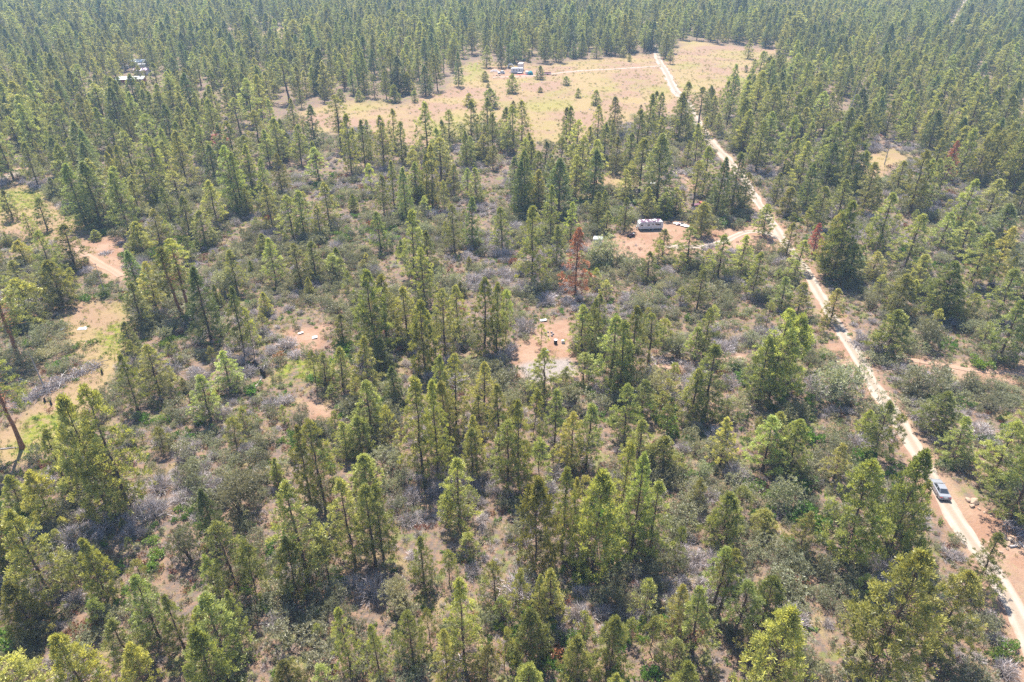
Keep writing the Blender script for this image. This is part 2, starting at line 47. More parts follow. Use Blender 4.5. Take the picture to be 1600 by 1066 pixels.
LOGS = [(-55.0,112.3,-52.6,120.7,0.22,0.1,'long pale fallen log lying beside the charred root mass'), (-50.7,112.5,-50.4,118.3,0.2,0.1,'shorter pale fallen log with a charred end'), (-50.9,185.4,-46.1,184.0,0.22,0.15,'short pale log beside the reddish dead brush'), (73.1,72.9,74.8,73.2,0.2,0.14,'dark log at the foot of the rock heap'), (75.1,73.9,75.4,72.1,0.16,0.1,'pale grey log leaning against the rock heap'), (-20.9,111.7,-19.8,115.6,0.2,0.14,'white bleached log between the pines'), (-89.7,95.9,-85.0,96.5,0.12,0.06,'thin bleached log in the grassy clearing'), (-99.2,117.4,-93.8,115.2,0.14,0.05,'bare fallen branch in front of the slash pile'), (-103.6,140.9,-100.3,136.5,0.1,0.06,'slim bleached pole in the grassy clearing')]
SLASH = [([(-94.0, 108.8), (-93.2, 110.4), (-92.2, 111.9), (-91.3, 113.6), (-90.4, 115.4), (-89.3, 117.0), (-88.2, 118.6), (-87.1, 120.2), (-86.0, 121.9)],3.4,1.7,900,'long grey slash pile in the grassy clearing'), ([(28.4, 125.6), (30.8, 123.8), (36.0, 123.1)],2.5,0.8,220,'pale grey brush pile beside the sandy path'), ([(76.0, 77.8), (76.8, 75.2), (77.1, 73.3)],2.5,1.2,200,'dark tangle of branches behind the rock heap'), ([(-53.6, 117.9), (-52.1, 121.4), (-50.4, 122.1)],2.2,1.0,150,'grey root and branch tangle around the fallen logs'), ([(53.4, 182.3), (57.4, 184.0)],3,0.8,160,'grey brush pile in the trailer clearing'), ([(-112.1, 177.1), (-110.8, 177.9)],2,0.6,90,'small grey brush pile in the straw clearing'), ([(74.8, 131.6), (75.4, 128.1)],2.2,0.7,120,'pale dead brush beside the dirt road'), ([(-8.0, 54.6), (-7.1, 55.0)],1.5,0.6,60,'small heap of dead sticks under the tall pine')]
CAR = (68.92,84.75,1.445)
TRAILER_NEAR = (40.97,196.84,0.105)
TRAILER_FAR = (3.01,436.41,0.035)
SHED = (24.25,184.50,-0.209)
THINGS = [('quad_bike',34.53,190.51,0.5,'dark maroon quad bike parked in shade near the trailer','quad bike',[('body', 'maroon', 'box', (0, 0, 0.75), (1.5, 0.7, 0.35), 0, (0.8, 0.8)), ('seat', 'black', 'box', (-0.25, 0, 1.0), (0.8, 0.4, 0.18)), ('handlebar', 'black', 'tube', [(0.45, -0.45, 1.2), (0.5, 0, 1.1), (0.45, 0.45, 1.2)], 0.04), ('front_rack', 'steel', 'box', (0.7, 0, 0.98), (0.5, 0.7, 0.06)), ('wheel', 'black', 'wheel', 0.65, -0.5, 0.32, 0.32, 0.26), ('wheel', 'black', 'wheel', 0.65, 0.5, 0.32, 0.32, 0.26), ('wheel', 'black', 'wheel', -0.65, -0.5, 0.32, 0.32, 0.26), ('wheel', 'black', 'wheel', -0.65, 0.5, 0.32, 0.32, 0.26)],None),
 ('sheet_stack',49.59,200.90,-0.31,'flat white panel in the junk row beside the trailer','panel',[('top_sheet', 'white', 'box', (0, 0, 0.34), (1.5, 0.9, 0.08), 0, (1, 1), 0.12), ('bottom_sheet', 'steel', 'box', (0.1, 0, 0.12), (1.3, 0.8, 0.14))],None),
 ('sheet_stack',50.21,200.13,0.05,'weathered pale sheet in the junk row beside the trailer','panel',[('top_sheet', 'roofdirty', 'box', (0, 0, 0.34), (1.5, 0.9, 0.08), 0, (1, 1), 0.12), ('bottom_sheet', 'wood', 'box', (0.1, 0, 0.12), (1.3, 0.8, 0.14))],None),
 ('sheet_stack',51.09,200.65,-0.16,'black tarp bundle in the junk row beside the trailer','panel',[('top_sheet', 'black', 'box', (0, 0, 0.34), (1.5, 0.9, 0.08), 0, (1, 1), 0.12), ('bottom_sheet', 'steel', 'box', (0.1, 0, 0.12), (1.3, 0.8, 0.14))],None),
 ('sheet_stack',51.40,199.37,0.12,'white trough in the junk row beside the trailer','panel',[('top_sheet', 'white', 'box', (0, 0, 0.34), (1.5, 0.9, 0.08), 0, (1, 1), 0.12), ('bottom_sheet', 'wood', 'box', (0.1, 0, 0.12), (1.3, 0.8, 0.14))],None),
 ('sheet_stack',51.93,199.11,0.15,'grey metal sheet in the junk row beside the trailer','panel',[('top_sheet', 'steel', 'box', (0, 0, 0.34), (1.5, 0.9, 0.08), 0, (1, 1), 0.12), ('bottom_sheet', 'steel', 'box', (0.1, 0, 0.12), (1.3, 0.8, 0.14))],None),
 ('sheet_stack',52.34,198.35,-0.52,'long white board at the end of the junk row','panel',[('top_sheet', 'white', 'box', (0, 0, 0.34), (1.5, 0.9, 0.08), 0, (1, 1), 0.12), ('bottom_sheet', 'wood', 'box', (0.1, 0, 0.12), (1.3, 0.8, 0.14))],None),
 ('rusty_pickup',58.63,214.52,0.35,'rusty reddish truck bed half hidden behind pines','truck',[('bed', 'maroon', 'box', (0, 0, 0.75), (2.6, 1.6, 0.5)), ('cab', 'redwall', 'box', (1.9, 0, 1.0), (1.3, 1.55, 1.0), 0, (0.75, 0.9)), ('wheel', 'black', 'wheel', -0.8, -0.72, 0.35, 0.35, 0.22), ('wheel', 'black', 'wheel', 1.9, -0.72, 0.35, 0.35, 0.22), ('wheel', 'black', 'wheel', -0.8, 0.72, 0.35, 0.35, 0.22), ('wheel', 'black', 'wheel', 1.9, 0.72, 0.35, 0.35, 0.22)],None),
 ('canopy_frame',48.32,234.29,0.1,'pale tarp shelter among the pines behind the trailer','shelter',[('tarp', 'white', 'box', (0, 0, 1.3), (2.6, 1.4, 0.08), 0, (0.9, 0.6)), ('post', 'steel', 'tube', [(-1.2, -0.6, 0), (-1.2, -0.6, 1.3)], 0.04), ('post', 'steel', 'tube', [(1.2, -0.6, 0), (1.2, -0.6, 1.3)], 0.04), ('post', 'steel', 'tube', [(-1.2, 0.6, 0), (-1.2, 0.6, 1.3)], 0.04), ('post', 'steel', 'tube', [(1.2, 0.6, 0), (1.2, 0.6, 1.3)], 0.04)],None),
 ('burn_barrel',9.48,131.02,0,'black burn barrel standing on the bare soil clearing','barrel',[('drum', 'burnt', 'tube', [(0, 0, 0), (0, 0, 0.1), (0, 0, 0.55), (0, 0, 0.95)], [0.36, 0.38, 0.38, 0.36], 14), ('rim', 'steel', 'tube', [(0, 0, 0.93), (0, 0, 1.0)], 0.4, 14)],None),
 ('water_jug',11.17,131.29,0,'white water container beside the black burn barrel','container',[('body', 'white', 'box', (0, 0, 0.35), (0.8, 0.6, 0.7), 0, (0.85, 0.85)), ('cap', 'bluetrim', 'tube', [(0.15, 0, 0.7), (0.15, 0, 0.82)], 0.09, 8)],None),
 ('fire_ring',8.26,134.84,0,'ring of grey stones in the bare clearing','fire ring',[('stone', 'greyrock', 'box', (0.9, 0.0, 0.15), (0.45, 0.4, 0.34), 0.0, (0.7, 0.7)), ('stone', 'greyrock', 'box', (0.559448971443598, 0.7049942186647351, 0.15), (0.45, 0.4, 0.34), 0.9, (0.7, 0.7)), ('stone', 'greyrock', 'box', (-0.20448188522377841, 0.8764628677903756, 0.15), (0.45, 0.4, 0.34), 1.8, (0.7, 0.7)), ('stone', 'greyrock', 'box', (-0.8136649278153552, 0.3846418922104468, 0.15), (0.45, 0.4, 0.34), 2.7, (0.7, 0.7)), ('stone', 'greyrock', 'box', (-0.8070825747007323, -0.3982683989653672, 0.15), (0.45, 0.4, 0.34), 3.6, (0.7, 0.7)), ('stone', 'greyrock', 'box', (-0.18971621948770173, -0.8797771058985874, 0.15), (0.45, 0.4, 0.34), 4.5, (0.7, 0.7)), ('stone', 'greyrock', 'box', (0.5712235883483713, -0.6954880388003885, 0.15), (0.45, 0.4, 0.34), 5.4, (0.7, 0.7))],None),
 ('flat_board',7.21,140.90,0.2,'pale board lying at the top of the gravel clearing','board',[('plank', 'white', 'box', (0, 0, 0.2), (1.5, 0.8, 0.14), 0, (1, 1), 0.1), ('batten', 'wood', 'box', (0, 0, 0.07), (1.2, 0.2, 0.12))],None),
 ('flat_board',7.26,127.86,0.4,'small pale board behind the pine in the clearing','board',[('plank', 'white', 'box', (0, 0, 0.2), (1.0, 0.6, 0.12), 0, (1, 1), 0.1), ('batten', 'wood', 'box', (0, 0, 0.07), (0.8, 0.2, 0.12))],None),
 ('flat_board',-43.46,133.19,0.25,'cream square board lying on the bare soil patch','board',[('plank', 'white', 'box', (0, 0, 0.2), (1.1, 0.95, 0.12), 0, (1, 1), 0.1), ('batten', 'wood', 'box', (0, 0, 0.07), (0.9, 0.2, 0.12))],None),
 ('flat_board',-47.06,135.12,0.5,'weathered grey board at the edge of the soil patch','board',[('plank', 'cream', 'box', (0, 0, 0.2), (1.2, 0.6, 0.12), 0, (1, 1), 0.1), ('batten', 'wood', 'box', (0, 0, 0.07), (0.9, 0.2, 0.12))],None),
 ('flat_board',-96.73,137.10,0.1,'white crumpled sheet lying in the grassy clearing','sheet',[('sheet', 'white', 'box', (0, 0, 0.14), (2.0, 1.1, 0.2), 0, (0.6, 0.6)), ('fold', 'white', 'box', (0.5, 0.2, 0.28), (0.8, 0.5, 0.14), 0.5, (0.6, 0.6))],None),
 ('flat_board',-101.32,136.53,0.6,'white sheet under the slim bleached pole','sheet',[('sheet', 'white', 'box', (0, 0, 0.14), (1.4, 1.0, 0.2), 0, (0.6, 0.6)), ('fold', 'white', 'box', (0.3, 0.2, 0.28), (0.5, 0.4, 0.14), 0.5, (0.6, 0.6))],None),
 ('tree_stump',-78.88,148.33,0.0,'reddish broken stump between the leaning pines','stump',[('stem', 'redwall', 'tube', [(0, 0, -0.1), (0.05, 0, 0.6), (0.1, 0.05, 1.5)], [0.28, 0.22, 0.12], 7), ('splinter', 'redwall', 'tube', [(0.1, 0, 1.2), (0.4, 0.1, 1.7)], [0.08, 0.03], 5)],None),
 ('tree_stump',-87.94,108.76,0.0,'dark burnt stump beside the long slash pile','stump',[('stem', 'burnt', 'tube', [(0, 0, -0.1), (0.03, 0, 0.4), (0.08, 0.03, 1.0)], [0.25, 0.2, 0.12], 7), ('snag', 'burnt', 'tube', [(0.06, 0, 0.6), (0.35, 0.1, 1.3)], [0.08, 0.03], 5)],'burnt stumps by the slash pile'),
 ('tree_stump',-89.62,109.58,0.3,'dark burnt stump beside the long slash pile','stump',[('stem', 'burnt', 'tube', [(0, 0, -0.1), (0.03, 0, 0.4), (0.08, 0.03, 1.0)], [0.25, 0.2, 0.12], 7), ('snag', 'burnt', 'tube', [(0.06, 0, 0.6), (0.35, 0.1, 1.3)], [0.08, 0.03], 5)],'burnt stumps by the slash pile'),
 ('tree_stump',-82.94,106.73,0.6,'dark burnt stump beside the long slash pile','stump',[('stem', 'burnt', 'tube', [(0, 0, -0.1), (0.03, 0, 0.4), (0.08, 0.03, 1.0)], [0.25, 0.2, 0.12], 7), ('snag', 'burnt', 'tube', [(0.06, 0, 0.6), (0.35, 0.1, 1.3)], [0.08, 0.03], 5)],'burnt stumps by the slash pile'),
 ('tree_stump',-83.00,105.93,0.8999999999999999,'dark burnt stump beside the long slash pile','stump',[('stem', 'burnt', 'tube', [(0, 0, -0.1), (0.03, 0, 0.4), (0.08, 0.03, 1.0)], [0.25, 0.2, 0.12], 7), ('snag', 'burnt', 'tube', [(0.06, 0, 0.6), (0.35, 0.1, 1.3)], [0.08, 0.03], 5)],'burnt stumps by the slash pile'),
 ('tree_stump',-83.28,119.03,1.2,'dark burnt stump beside the long slash pile','stump',[('stem', 'burnt', 'tube', [(0, 0, -0.1), (0.03, 0, 0.4), (0.08, 0.03, 1.0)], [0.25, 0.2, 0.12], 7), ('snag', 'burnt', 'tube', [(0.06, 0, 0.6), (0.35, 0.1, 1.3)], [0.08, 0.03], 5)],'burnt stumps by the slash pile'),
 ('root_wad',-52.59,121.64,0.8,'upper charred root end of the fallen log','root wad',[('root_plate', 'burnt', 'tube', [(-0.2, 0, 0.8), (0.2, 0, 0.8)], [1.0, 0.7], 9), ('root', 'burnt', 'tube', [(0, 0, 0.8), (0.3, 0.9, 1.4)], [0.12, 0.03], 5), ('root', 'burnt', 'tube', [(0, 0, 0.8), (0.3, -0.9, 1.3)], [0.12, 0.03], 5), ('root', 'burnt', 'tube', [(0, 0, 0.8), (0.2, 0.2, 1.9)], [0.12, 0.03], 5)],None),
 ('root_wad',-50.35,118.57,0.8,'lower charred root end of the fallen log','root wad',[('root_plate', 'burnt', 'tube', [(-0.2, 0, 0.8), (0.2, 0, 0.8)], [1.0, 0.7], 9), ('root', 'burnt', 'tube', [(0, 0, 0.8), (0.3, 0.9, 1.4)], [0.12, 0.03], 5), ('root', 'burnt', 'tube', [(0, 0, 0.8), (0.3, -0.9, 1.3)], [0.12, 0.03], 5), ('root', 'burnt', 'tube', [(0, 0, 0.8), (0.2, 0.2, 1.9)], [0.12, 0.03], 5)],None),
 ('parked_car',-6.00,434.47,0.15,'pale car with dark windows beside the camper trailer','car',[('body', 'white', 'box', (-0.3, 0, 0.7), (4.3, 1.75, 0.65), 0, (0.95, 0.9)), ('cabin', 'glass', 'box', (0.3, 0, 1.3), (2.4, 1.5, 0.55), 0, (0.7, 0.8)), ('roof', 'white', 'box', (0.3, 0, 1.6), (1.6, 1.2, 0.06)), ('wheel', 'black', 'wheel', -1.6, -0.8, 0.33, 0.33, 0.2), ('wheel', 'black', 'wheel', 1.1, -0.8, 0.33, 0.33, 0.2), ('wheel', 'black', 'wheel', -1.6, 0.8, 0.33, 0.33, 0.2), ('wheel', 'black', 'wheel', 1.1, 0.8, 0.33, 0.33, 0.2)],None),
 ('arched_shelter',-0.78,451.51,0,'pale arched hoop shelter behind the camper trailer','shelter',[('hoop', 'white', 'tube', [(1.9, -1.2, 0.3), (1.7553711117714448, -1.2, 1.2949769241492335), (1.3435028842544403, -1.2, 2.1384776310850233), (0.7270985214936706, -1.2, 2.7020867845293455), (1.1634144591899854e-16, -1.2, 2.9), (-0.7270985214936705, -1.2, 2.7020867845293455), (-1.34350288425444, -1.2, 2.1384776310850238), (-1.7553711117714448, -1.2, 1.2949769241492337), (-1.9, -1.2, 0.3000000000000003)], 0.12), ('hoop', 'white', 'tube', [(1.9, 0, 0.3), (1.7553711117714448, 0, 1.2949769241492335), (1.3435028842544403, 0, 2.1384776310850233), (0.7270985214936706, 0, 2.7020867845293455), (1.1634144591899854e-16, 0, 2.9), (-0.7270985214936705, 0, 2.7020867845293455), (-1.34350288425444, 0, 2.1384776310850238), (-1.7553711117714448, 0, 1.2949769241492337), (-1.9, 0, 0.3000000000000003)], 0.12), ('hoop', 'white', 'tube', [(1.9, 1.2, 0.3), (1.7553711117714448, 1.2, 1.2949769241492335), (1.3435028842544403, 1.2, 2.1384776310850233), (0.7270985214936706, 1.2, 2.7020867845293455), (1.1634144591899854e-16, 1.2, 2.9), (-0.7270985214936705, 1.2, 2.7020867845293455), (-1.34350288425444, 1.2, 2.1384776310850238), (-1.7553711117714448, 1.2, 1.2949769241492337), (-1.9, 1.2, 0.3000000000000003)], 0.12), ('cover', 'white', 'tube', [(1.7, 1.3, 0.3), (1.5705952052691874, 1.3, 1.1801718944397064), (1.2020815280171309, 1.3, 1.926345596729059), (0.6505618350206527, 1.3, 2.424922924775959), (1.0409497792752501e-16, 1.3, 2.5999999999999996), (-0.6505618350206526, 1.3, 2.424922924775959), (-1.2020815280171306, 1.3, 1.9263455967290593), (-1.5705952052691874, 1.3, 1.1801718944397066), (-1.7, 1.3, 0.30000000000000027)], 0.25)],None),
 ('box_truck',5.38,446.38,1.3,'tall rose-white box truck behind the camp table','truck',[('box_body', 'cream', 'box', (-0.5, 0, 2.6), (5.0, 2.5, 3.4)), ('cab', 'cream', 'box', (2.4, 0, 1.5), (1.5, 2.0, 1.9), 0, (0.8, 0.9)), ('windscreen', 'glass', 'box', (3.0, 0, 1.9), (0.3, 1.6, 0.6)), ('chassis', 'black', 'box', (0.3, 0, 0.75), (5.6, 1.2, 0.3)), ('wheel', 'black', 'wheel', -1.6, -0.9, 0.45, 0.45, 0.3), ('wheel', 'black', 'wheel', 2.2, -0.9, 0.45, 0.45, 0.3), ('wheel', 'black', 'wheel', -1.6, 0.9, 0.45, 0.45, 0.3), ('wheel', 'black', 'wheel', 2.2, 0.9, 0.45, 0.45, 0.3)],None),
 ('camp_table',4.49,433.50,0.05,'white camp table with dark shade underneath','table',[('top', 'white', 'box', (0, 0, 0.95), (2.6, 1.2, 0.08)), ('leg', 'steel', 'tube', [(-1.15, -0.5, 0), (-1.15, -0.5, 0.92)], 0.035), ('leg', 'steel', 'tube', [(-1.15, 0.5, 0), (-1.15, 0.5, 0.92)], 0.035), ('leg', 'steel', 'tube', [(1.15, -0.5, 0), (1.15, -0.5, 0.92)], 0.035), ('leg', 'steel', 'tube', [(1.15, 0.5, 0), (1.15, 0.5, 0.92)], 0.035), ('crate', 'maroon', 'box', (0, 0, 0.35), (1.8, 0.8, 0.5))],None),  # dark maroon box fills the space below the tabletop
 ('camp_table',4.17,439.36,0.05,'second white table against the box truck','table',[('top', 'white', 'box', (0, 0, 0.95), (2.0, 0.9, 0.1)), ('leg', 'steel', 'tube', [(-0.85, -0.35, 0), (-0.85, -0.35, 0.92)], 0.035), ('leg', 'steel', 'tube', [(-0.85, 0.35, 0), (-0.85, 0.35, 0.92)], 0.035), ('leg', 'steel', 'tube', [(0.85, -0.35, 0), (0.85, -0.35, 0.92)], 0.035), ('leg', 'steel', 'tube', [(0.85, 0.35, 0), (0.85, 0.35, 0.92)], 0.035)],None),
 ('ground_mat',5.97,431.58,0.1,'faded red mat spread before the camp tables','mat',[('mat', 'redwall', 'box', (0, 0, 0.09), (6.0, 4.0, 0.05)), ('border', 'cream', 'box', (0, -2.05, 0.09), (6.0, 0.12, 0.06))],None),
 ('water_tank',8.78,432.54,0,'white water tank beside the teal tent','tank',[('tank', 'white', 'tube', [(0, 0, 0.2), (0, 0, 0.5), (0, 0, 1.7), (0, 0, 2.0)], [0.9, 1.0, 1.0, 0.6], 14), ('lid', 'roofdirty', 'tube', [(0, 0, 2.0), (0, 0, 2.15)], 0.35, 10), ('stand', 'redwall', 'box', (0, 0, 0.1), (1.8, 1.8, 0.2))],None),
 ('tent',10.82,431.58,0,'teal dome tent at the end of the camp','tent',[('fly', 'teal', 'tube', [(0, 0, 0), (0, 0, 0.8), (0, 0, 1.5), (0, 0, 2.0), (0, 0, 2.2)], [1.6, 1.5, 1.15, 0.6, 0.1], 10), ('doorway', 'black', 'box', (-0.2, -1.42, 0.6), (0.8, 0.25, 1.0), 0, (0.6, 1))],None),
 ('utility_trailer',20.51,431.58,0.05,'dark red flatbed trailer beside the driveway','trailer',[('bed', 'maroon', 'box', (0, 0, 0.7), (4.6, 1.9, 0.2)), ('rail', 'maroon', 'box', (0, 0.95, 1.0), (4.6, 0.08, 0.4)), ('tow_bar', 'black', 'tube', [(-2.3, 0, 0.6), (-3.5, 0, 0.5)], 0.06), ('wheel', 'black', 'wheel', 0, -0.9, 0.33, 0.33, 0.2), ('wheel', 'black', 'wheel', 0, 0.9, 0.33, 0.33, 0.2)],None),
 ('log_round',-7.97,428.72,0,'low dark log bench at the camp edge','bench',[('seat', 'wood', 'box', (0, 0, 0.5), (3.0, 0.8, 0.2)), ('base', 'burnt', 'box', (-0.9, 0, 0.2), (0.5, 0.6, 0.4)), ('base', 'burnt', 'box', (0.9, 0, 0.2), (0.5, 0.6, 0.4))],None),
 ('log_round',24.47,428.72,0,'low dark log bench beside the driveway','bench',[('seat', 'wood', 'box', (0, 0, 0.5), (2.6, 0.8, 0.2)), ('base', 'burnt', 'box', (-0.8, 0, 0.2), (0.5, 0.6, 0.4)), ('base', 'burnt', 'box', (0.8, 0, 0.2), (0.5, 0.6, 0.4))],None),
 ('tarp_pile',-10.49,442.34,0,'pale tarp spread over a low heap beyond the camper','tarp',[('tarp', 'cream', 'box', (0, 0, 0.4), (5.0, 2.0, 0.8), 0, (0.6, 0.5)), ('edge', 'cream', 'box', (0, -1.0, 0.1), (5.2, 0.3, 0.15))],None),
 ('parked_van',-234.02,449.45,0.2,'small white van among the far left trees','van',[('body', 'white', 'box', (0, 0, 1.2), (4.6, 1.9, 1.6), 0, (0.92, 0.85)), ('windscreen', 'glass', 'box', (2.15, 0, 1.5), (0.25, 1.5, 0.6)), ('wheel', 'black', 'wheel', -1.5, -0.85, 0.36, 0.36, 0.22), ('wheel', 'black', 'wheel', 1.5, -0.85, 0.36, 0.36, 0.22), ('wheel', 'black', 'wheel', -1.5, 0.85, 0.36, 0.36, 0.22), ('wheel', 'black', 'wheel', 1.5, 0.85, 0.36, 0.36, 0.22)],None),
 ('parked_van',-225.44,453.60,0.1,'white van behind the homestead lawn','van',[('body', 'white', 'box', (0, 0, 1.3), (5.0, 2.0, 1.8), 0, (0.92, 0.85)), ('windscreen', 'glass', 'box', (2.35, 0, 1.6), (0.25, 1.5, 0.6)), ('wheel', 'black', 'wheel', -1.5, -0.9, 0.36, 0.36, 0.22), ('wheel', 'black', 'wheel', 1.5, -0.9, 0.36, 0.36, 0.22), ('wheel', 'black', 'wheel', -1.5, 0.9, 0.36, 0.36, 0.22), ('wheel', 'black', 'wheel', 1.5, 0.9, 0.36, 0.36, 0.22)],None),
 ('parked_van',-206.56,449.45,0.1,'lone white van at the far forest edge','van',[('body', 'white', 'box', (0, 0, 1.2), (4.6, 1.9, 1.6), 0, (0.92, 0.85)), ('windscreen', 'glass', 'box', (2.15, 0, 1.5), (0.25, 1.5, 0.6)), ('wheel', 'black', 'wheel', -1.5, -0.85, 0.36, 0.36, 0.22), ('wheel', 'black', 'wheel', 1.5, -0.85, 0.36, 0.36, 0.22), ('wheel', 'black', 'wheel', -1.5, 0.85, 0.36, 0.36, 0.22), ('wheel', 'black', 'wheel', 1.5, 0.85, 0.36, 0.36, 0.22)],None)]
HOUSES = [(-209.5,406.2,0.12,14,5,2.6,0.9,'long low red shed with pale metal roof in the far trees','redwall','metalroof'), (-214.8,431.6,0.1,8,4.5,2.6,1.0,'rose-grey cottage behind the far lawn','cream','roofdirty'), (-230.3,460.0,-0.1,10,5,2.8,1.1,'white house far back among the trees','white','metalroof')]
HAZE_DENSITY = 0.0002

rng = np.random.default_rng(11); random.seed(5)

# ------------------------------------------------------------------ small maths helpers
def vnoise(x, y, s, seed=0):
    """smooth value noise in 0..1 at feature size s metres"""
    x = np.asarray(x, float) / s + seed * 17.31; y = np.asarray(y, float) / s - seed * 9.77
    xi = np.floor(x).astype(np.int64); yi = np.floor(y).astype(np.int64); fx = x - xi; fy = y - yi
    fx = fx * fx * (3 - 2 * fx); fy = fy * fy * (3 - 2 * fy)
    def h(a, b):
        n = (a * 374761393 + b * 668265263 + seed * 974711) & 0x7fffffff
        n = ((n ^ (n >> 13)) * 1274126177) & 0x7fffffff
        return ((n ^ (n >> 16)) & 0xffff) / 65535.0
    return (h(xi, yi) * (1 - fx) + h(xi + 1, yi) * fx) * (1 - fy) + (h(xi, yi + 1) * (1 - fx) + h(xi + 1, yi + 1) * fx) * fy
def fbm(x, y, s, seed=0): return 0.55 * vnoise(x, y, s, seed) + 0.3 * vnoise(x, y, s * .45, seed + 1) + 0.15 * vnoise(x, y, s * .2, seed + 2)
def gz(x, y):
    x = np.asarray(x, float); y = np.asarray(y, float)
    return 0.35 * np.sin(x * .021 + 1) * np.cos(y * .017) + 0.25 * np.sin(x * .047 - y * .031) + 0.12 * np.sin(x * .11 + y * .093)
def gzf(x, y): return float(gz(x, y))
def seg_dist(px, py, pts, closed=False):
    d = np.full(px.shape, 1e9); n = len(pts)
    for i in range(n if closed else n - 1):
        (ax, ay), (bx, by) = pts[i], pts[(i + 1) % n]
        ex, ey = bx - ax, by - ay; L = ex * ex + ey * ey + 1e-9
        t = np.clip(((px - ax) * ex + (py - ay) * ey) / L, 0, 1)
        d = np.minimum(d, np.hypot(px - ax - t * ex, py - ay - t * ey))
    return d
def inside(px, py, pts):
    c = np.zeros(px.shape, bool); n = len(pts)
    for i in range(n):
        (ax, ay), (bx, by) = pts[i], pts[(i + 1) % n]
        if ay == by: continue
        c ^= ((ay > py) != (by > py)) & (px < (bx - ax) * (py - ay) / (by - ay) + ax)
    return c
def sdf(px, py, pts):                       # positive inside
    d = seg_dist(px, py, pts, True); return np.where(inside(px, py, pts), d, -d)
def smooth(a, b, x): t = np.clip((x - a) / (b - a), 0, 1); return t * t * (3 - 2 * t)
TP = math.tan(R(PITCH)); SP = math.sin(R(PITCH)); CP = math.cos(R(PITCH)); FX = LENS / 36 * 2
def depth_of(x, y, z=0): return np.asarray(y) * CP + (CAM_H - z) * SP
def in_view(x, y, m=1.12, top=1.06):
    d = depth_of(x, y); u = np.asarray(x) / d * FX; v = (-np.asarray(y) * SP + CAM_H * CP) / d * FX * 1600 / 1066
    return (np.abs(u) < m) & (v < m + .1) & (v > -top)

# ------------------------------------------------------------------ ground zones
def zone_masks(x, y):
    """meadow, bare soil, green, pale gravel, open(no trees) weights 0..1"""
    j = (fbm(x, y, 14, 3) - .5)
    far = np.clip(np.hypot(x, y) / 150, .5, 4)
    out = {k: np.zeros(x.shape) for k in ('meadow', 'soil', 'green', 'gravel', 'open')}
    for kind, soft, pts in ZONES:
        s = sdf(x, y, pts) + j * soft * 3
        m = smooth(-soft, soft, s)
        out[kind] = np.maximum(out[kind], m)
        if kind in ('meadow', 'soil', 'gravel') or (kind == 'green' and soft >= 1.5): out['open'] = np.maximum(out['open'], m)
    for name, w, pts in ROADS:
        d = seg_dist(x, y, pts) + j * 2.2
        out['soil'] = np.maximum(out['soil'], .85 * smooth(w * .5 + 2.6, w * .5 + .2, d))
        out['open'] = np.maximum(out['open'], smooth(w * .5 + 1.6, w * .5 + .8, d - j * 1.4))
    return out

# ------------------------------------------------------------------ materials
def mat(name): 
    m = bpy.data.materials.new(name); m.use_nodes = True; m.node_tree.nodes.clear(); return m
class NT:
    def __init__(s, m): s.t = m.node_tree; s.m = m
    def n(s, typ, **kw):
        nd = s.t.nodes.new(typ)
        for k, v in kw.items():
            if k.startswith('i_'):
                nd.inputs[int(k[2:])].default_value = v
            else: setattr(nd, k, v)
        return nd
    def l(s, a, b): s.t.links.new(a, b)
    def attr(s, name): return s.n('ShaderNodeAttribute', attribute_name=name)
    def noise(s, scale, detail=4, rough=.6, vec=None, dim='3D'):
        nd = s.n('ShaderNodeTexNoise'); nd.inputs['Scale'].default_value = scale; nd.inputs['Detail'].default_value = detail; nd.inputs['Roughness'].default_value = rough
        if vec is not None: s.l(vec, nd.inputs['Vector'])
        return nd.outputs['Fac']
    def ramp(s, fac, a, b):
        nd = s.n('ShaderNodeMapRange', interpolation_type='SMOOTHSTEP'); nd.inputs[1].default_value = a; nd.inputs[2].default_value = b
        s.l(fac, nd.inputs[0]); return nd.outputs[0]
    def math(s, op, a, b=None):
        nd = s.n('ShaderNodeMath', operation=op)
        for i, v in enumerate((a, b)):
            if v is None: continue
            if isinstance(v, (int, float)): nd.inputs[i].default_value = v
            else: s.l(v, nd.inputs[i])
        return nd.outputs[0]
    def mix(s, fac, a, b, blend='MIX'):
        nd = s.n('ShaderNodeMix', data_type='RGBA', blend_type=blend)
        if isinstance(fac, (int, float)): nd.inputs[0].default_value = fac
        else: s.l(fac, nd.inputs[0])
        for i, v in ((6, a), (7, b)):
            if isinstance(v, tuple): nd.inputs[i].default_value = (*v, 1)
            else: s.l(v, nd.inputs[i])
        return nd.outputs[2]
    def out(s, sh, disp=None):
        o = s.n('ShaderNodeOutputMaterial'); s.l(sh, o.inputs[0])
    def bsdf(s, col, rough=.8, spec=.2, metal=0, normal=None):
        b = s.n('ShaderNodeBsdfPrincipled')
        if isinstance(col, tuple): b.inputs['Base Color'].default_value = (*col, 1)
        else: s.l(col, b.inputs['Base Color'])
        b.inputs['Roughness'].default_value = rough; b.inputs['Specular IOR Level'].default_value = spec; b.inputs['Metallic'].default_value = metal
        if normal is not None: s.l(normal, b.inputs['Normal'])
        return b.outputs[0]
    def bump(s, h, strength=.5, dist=.1):
        b = s.n('ShaderNodeBump'); b.inputs['Strength'].default_value = strength; b.inputs['Distance'].default_value = dist; s.l(h, b.inputs['Height']); return b.outputs[0]

def plain(name, col, rough=.6, spec=.3, metal=0, dirt=.25, scale=3.0):
    m = mat(name); t = NT(m); g = t.n('ShaderNodeTexCoord').outputs['Object']
    f = t.ramp(t.noise(scale, 5, .65, g), .35, .75)
    d = tuple(c * .55 + .02 for c in col)
    t.out(t.bsdf(t.mix(t.math('MULTIPLY', f, dirt), col, d), rough, spec, metal)); return m

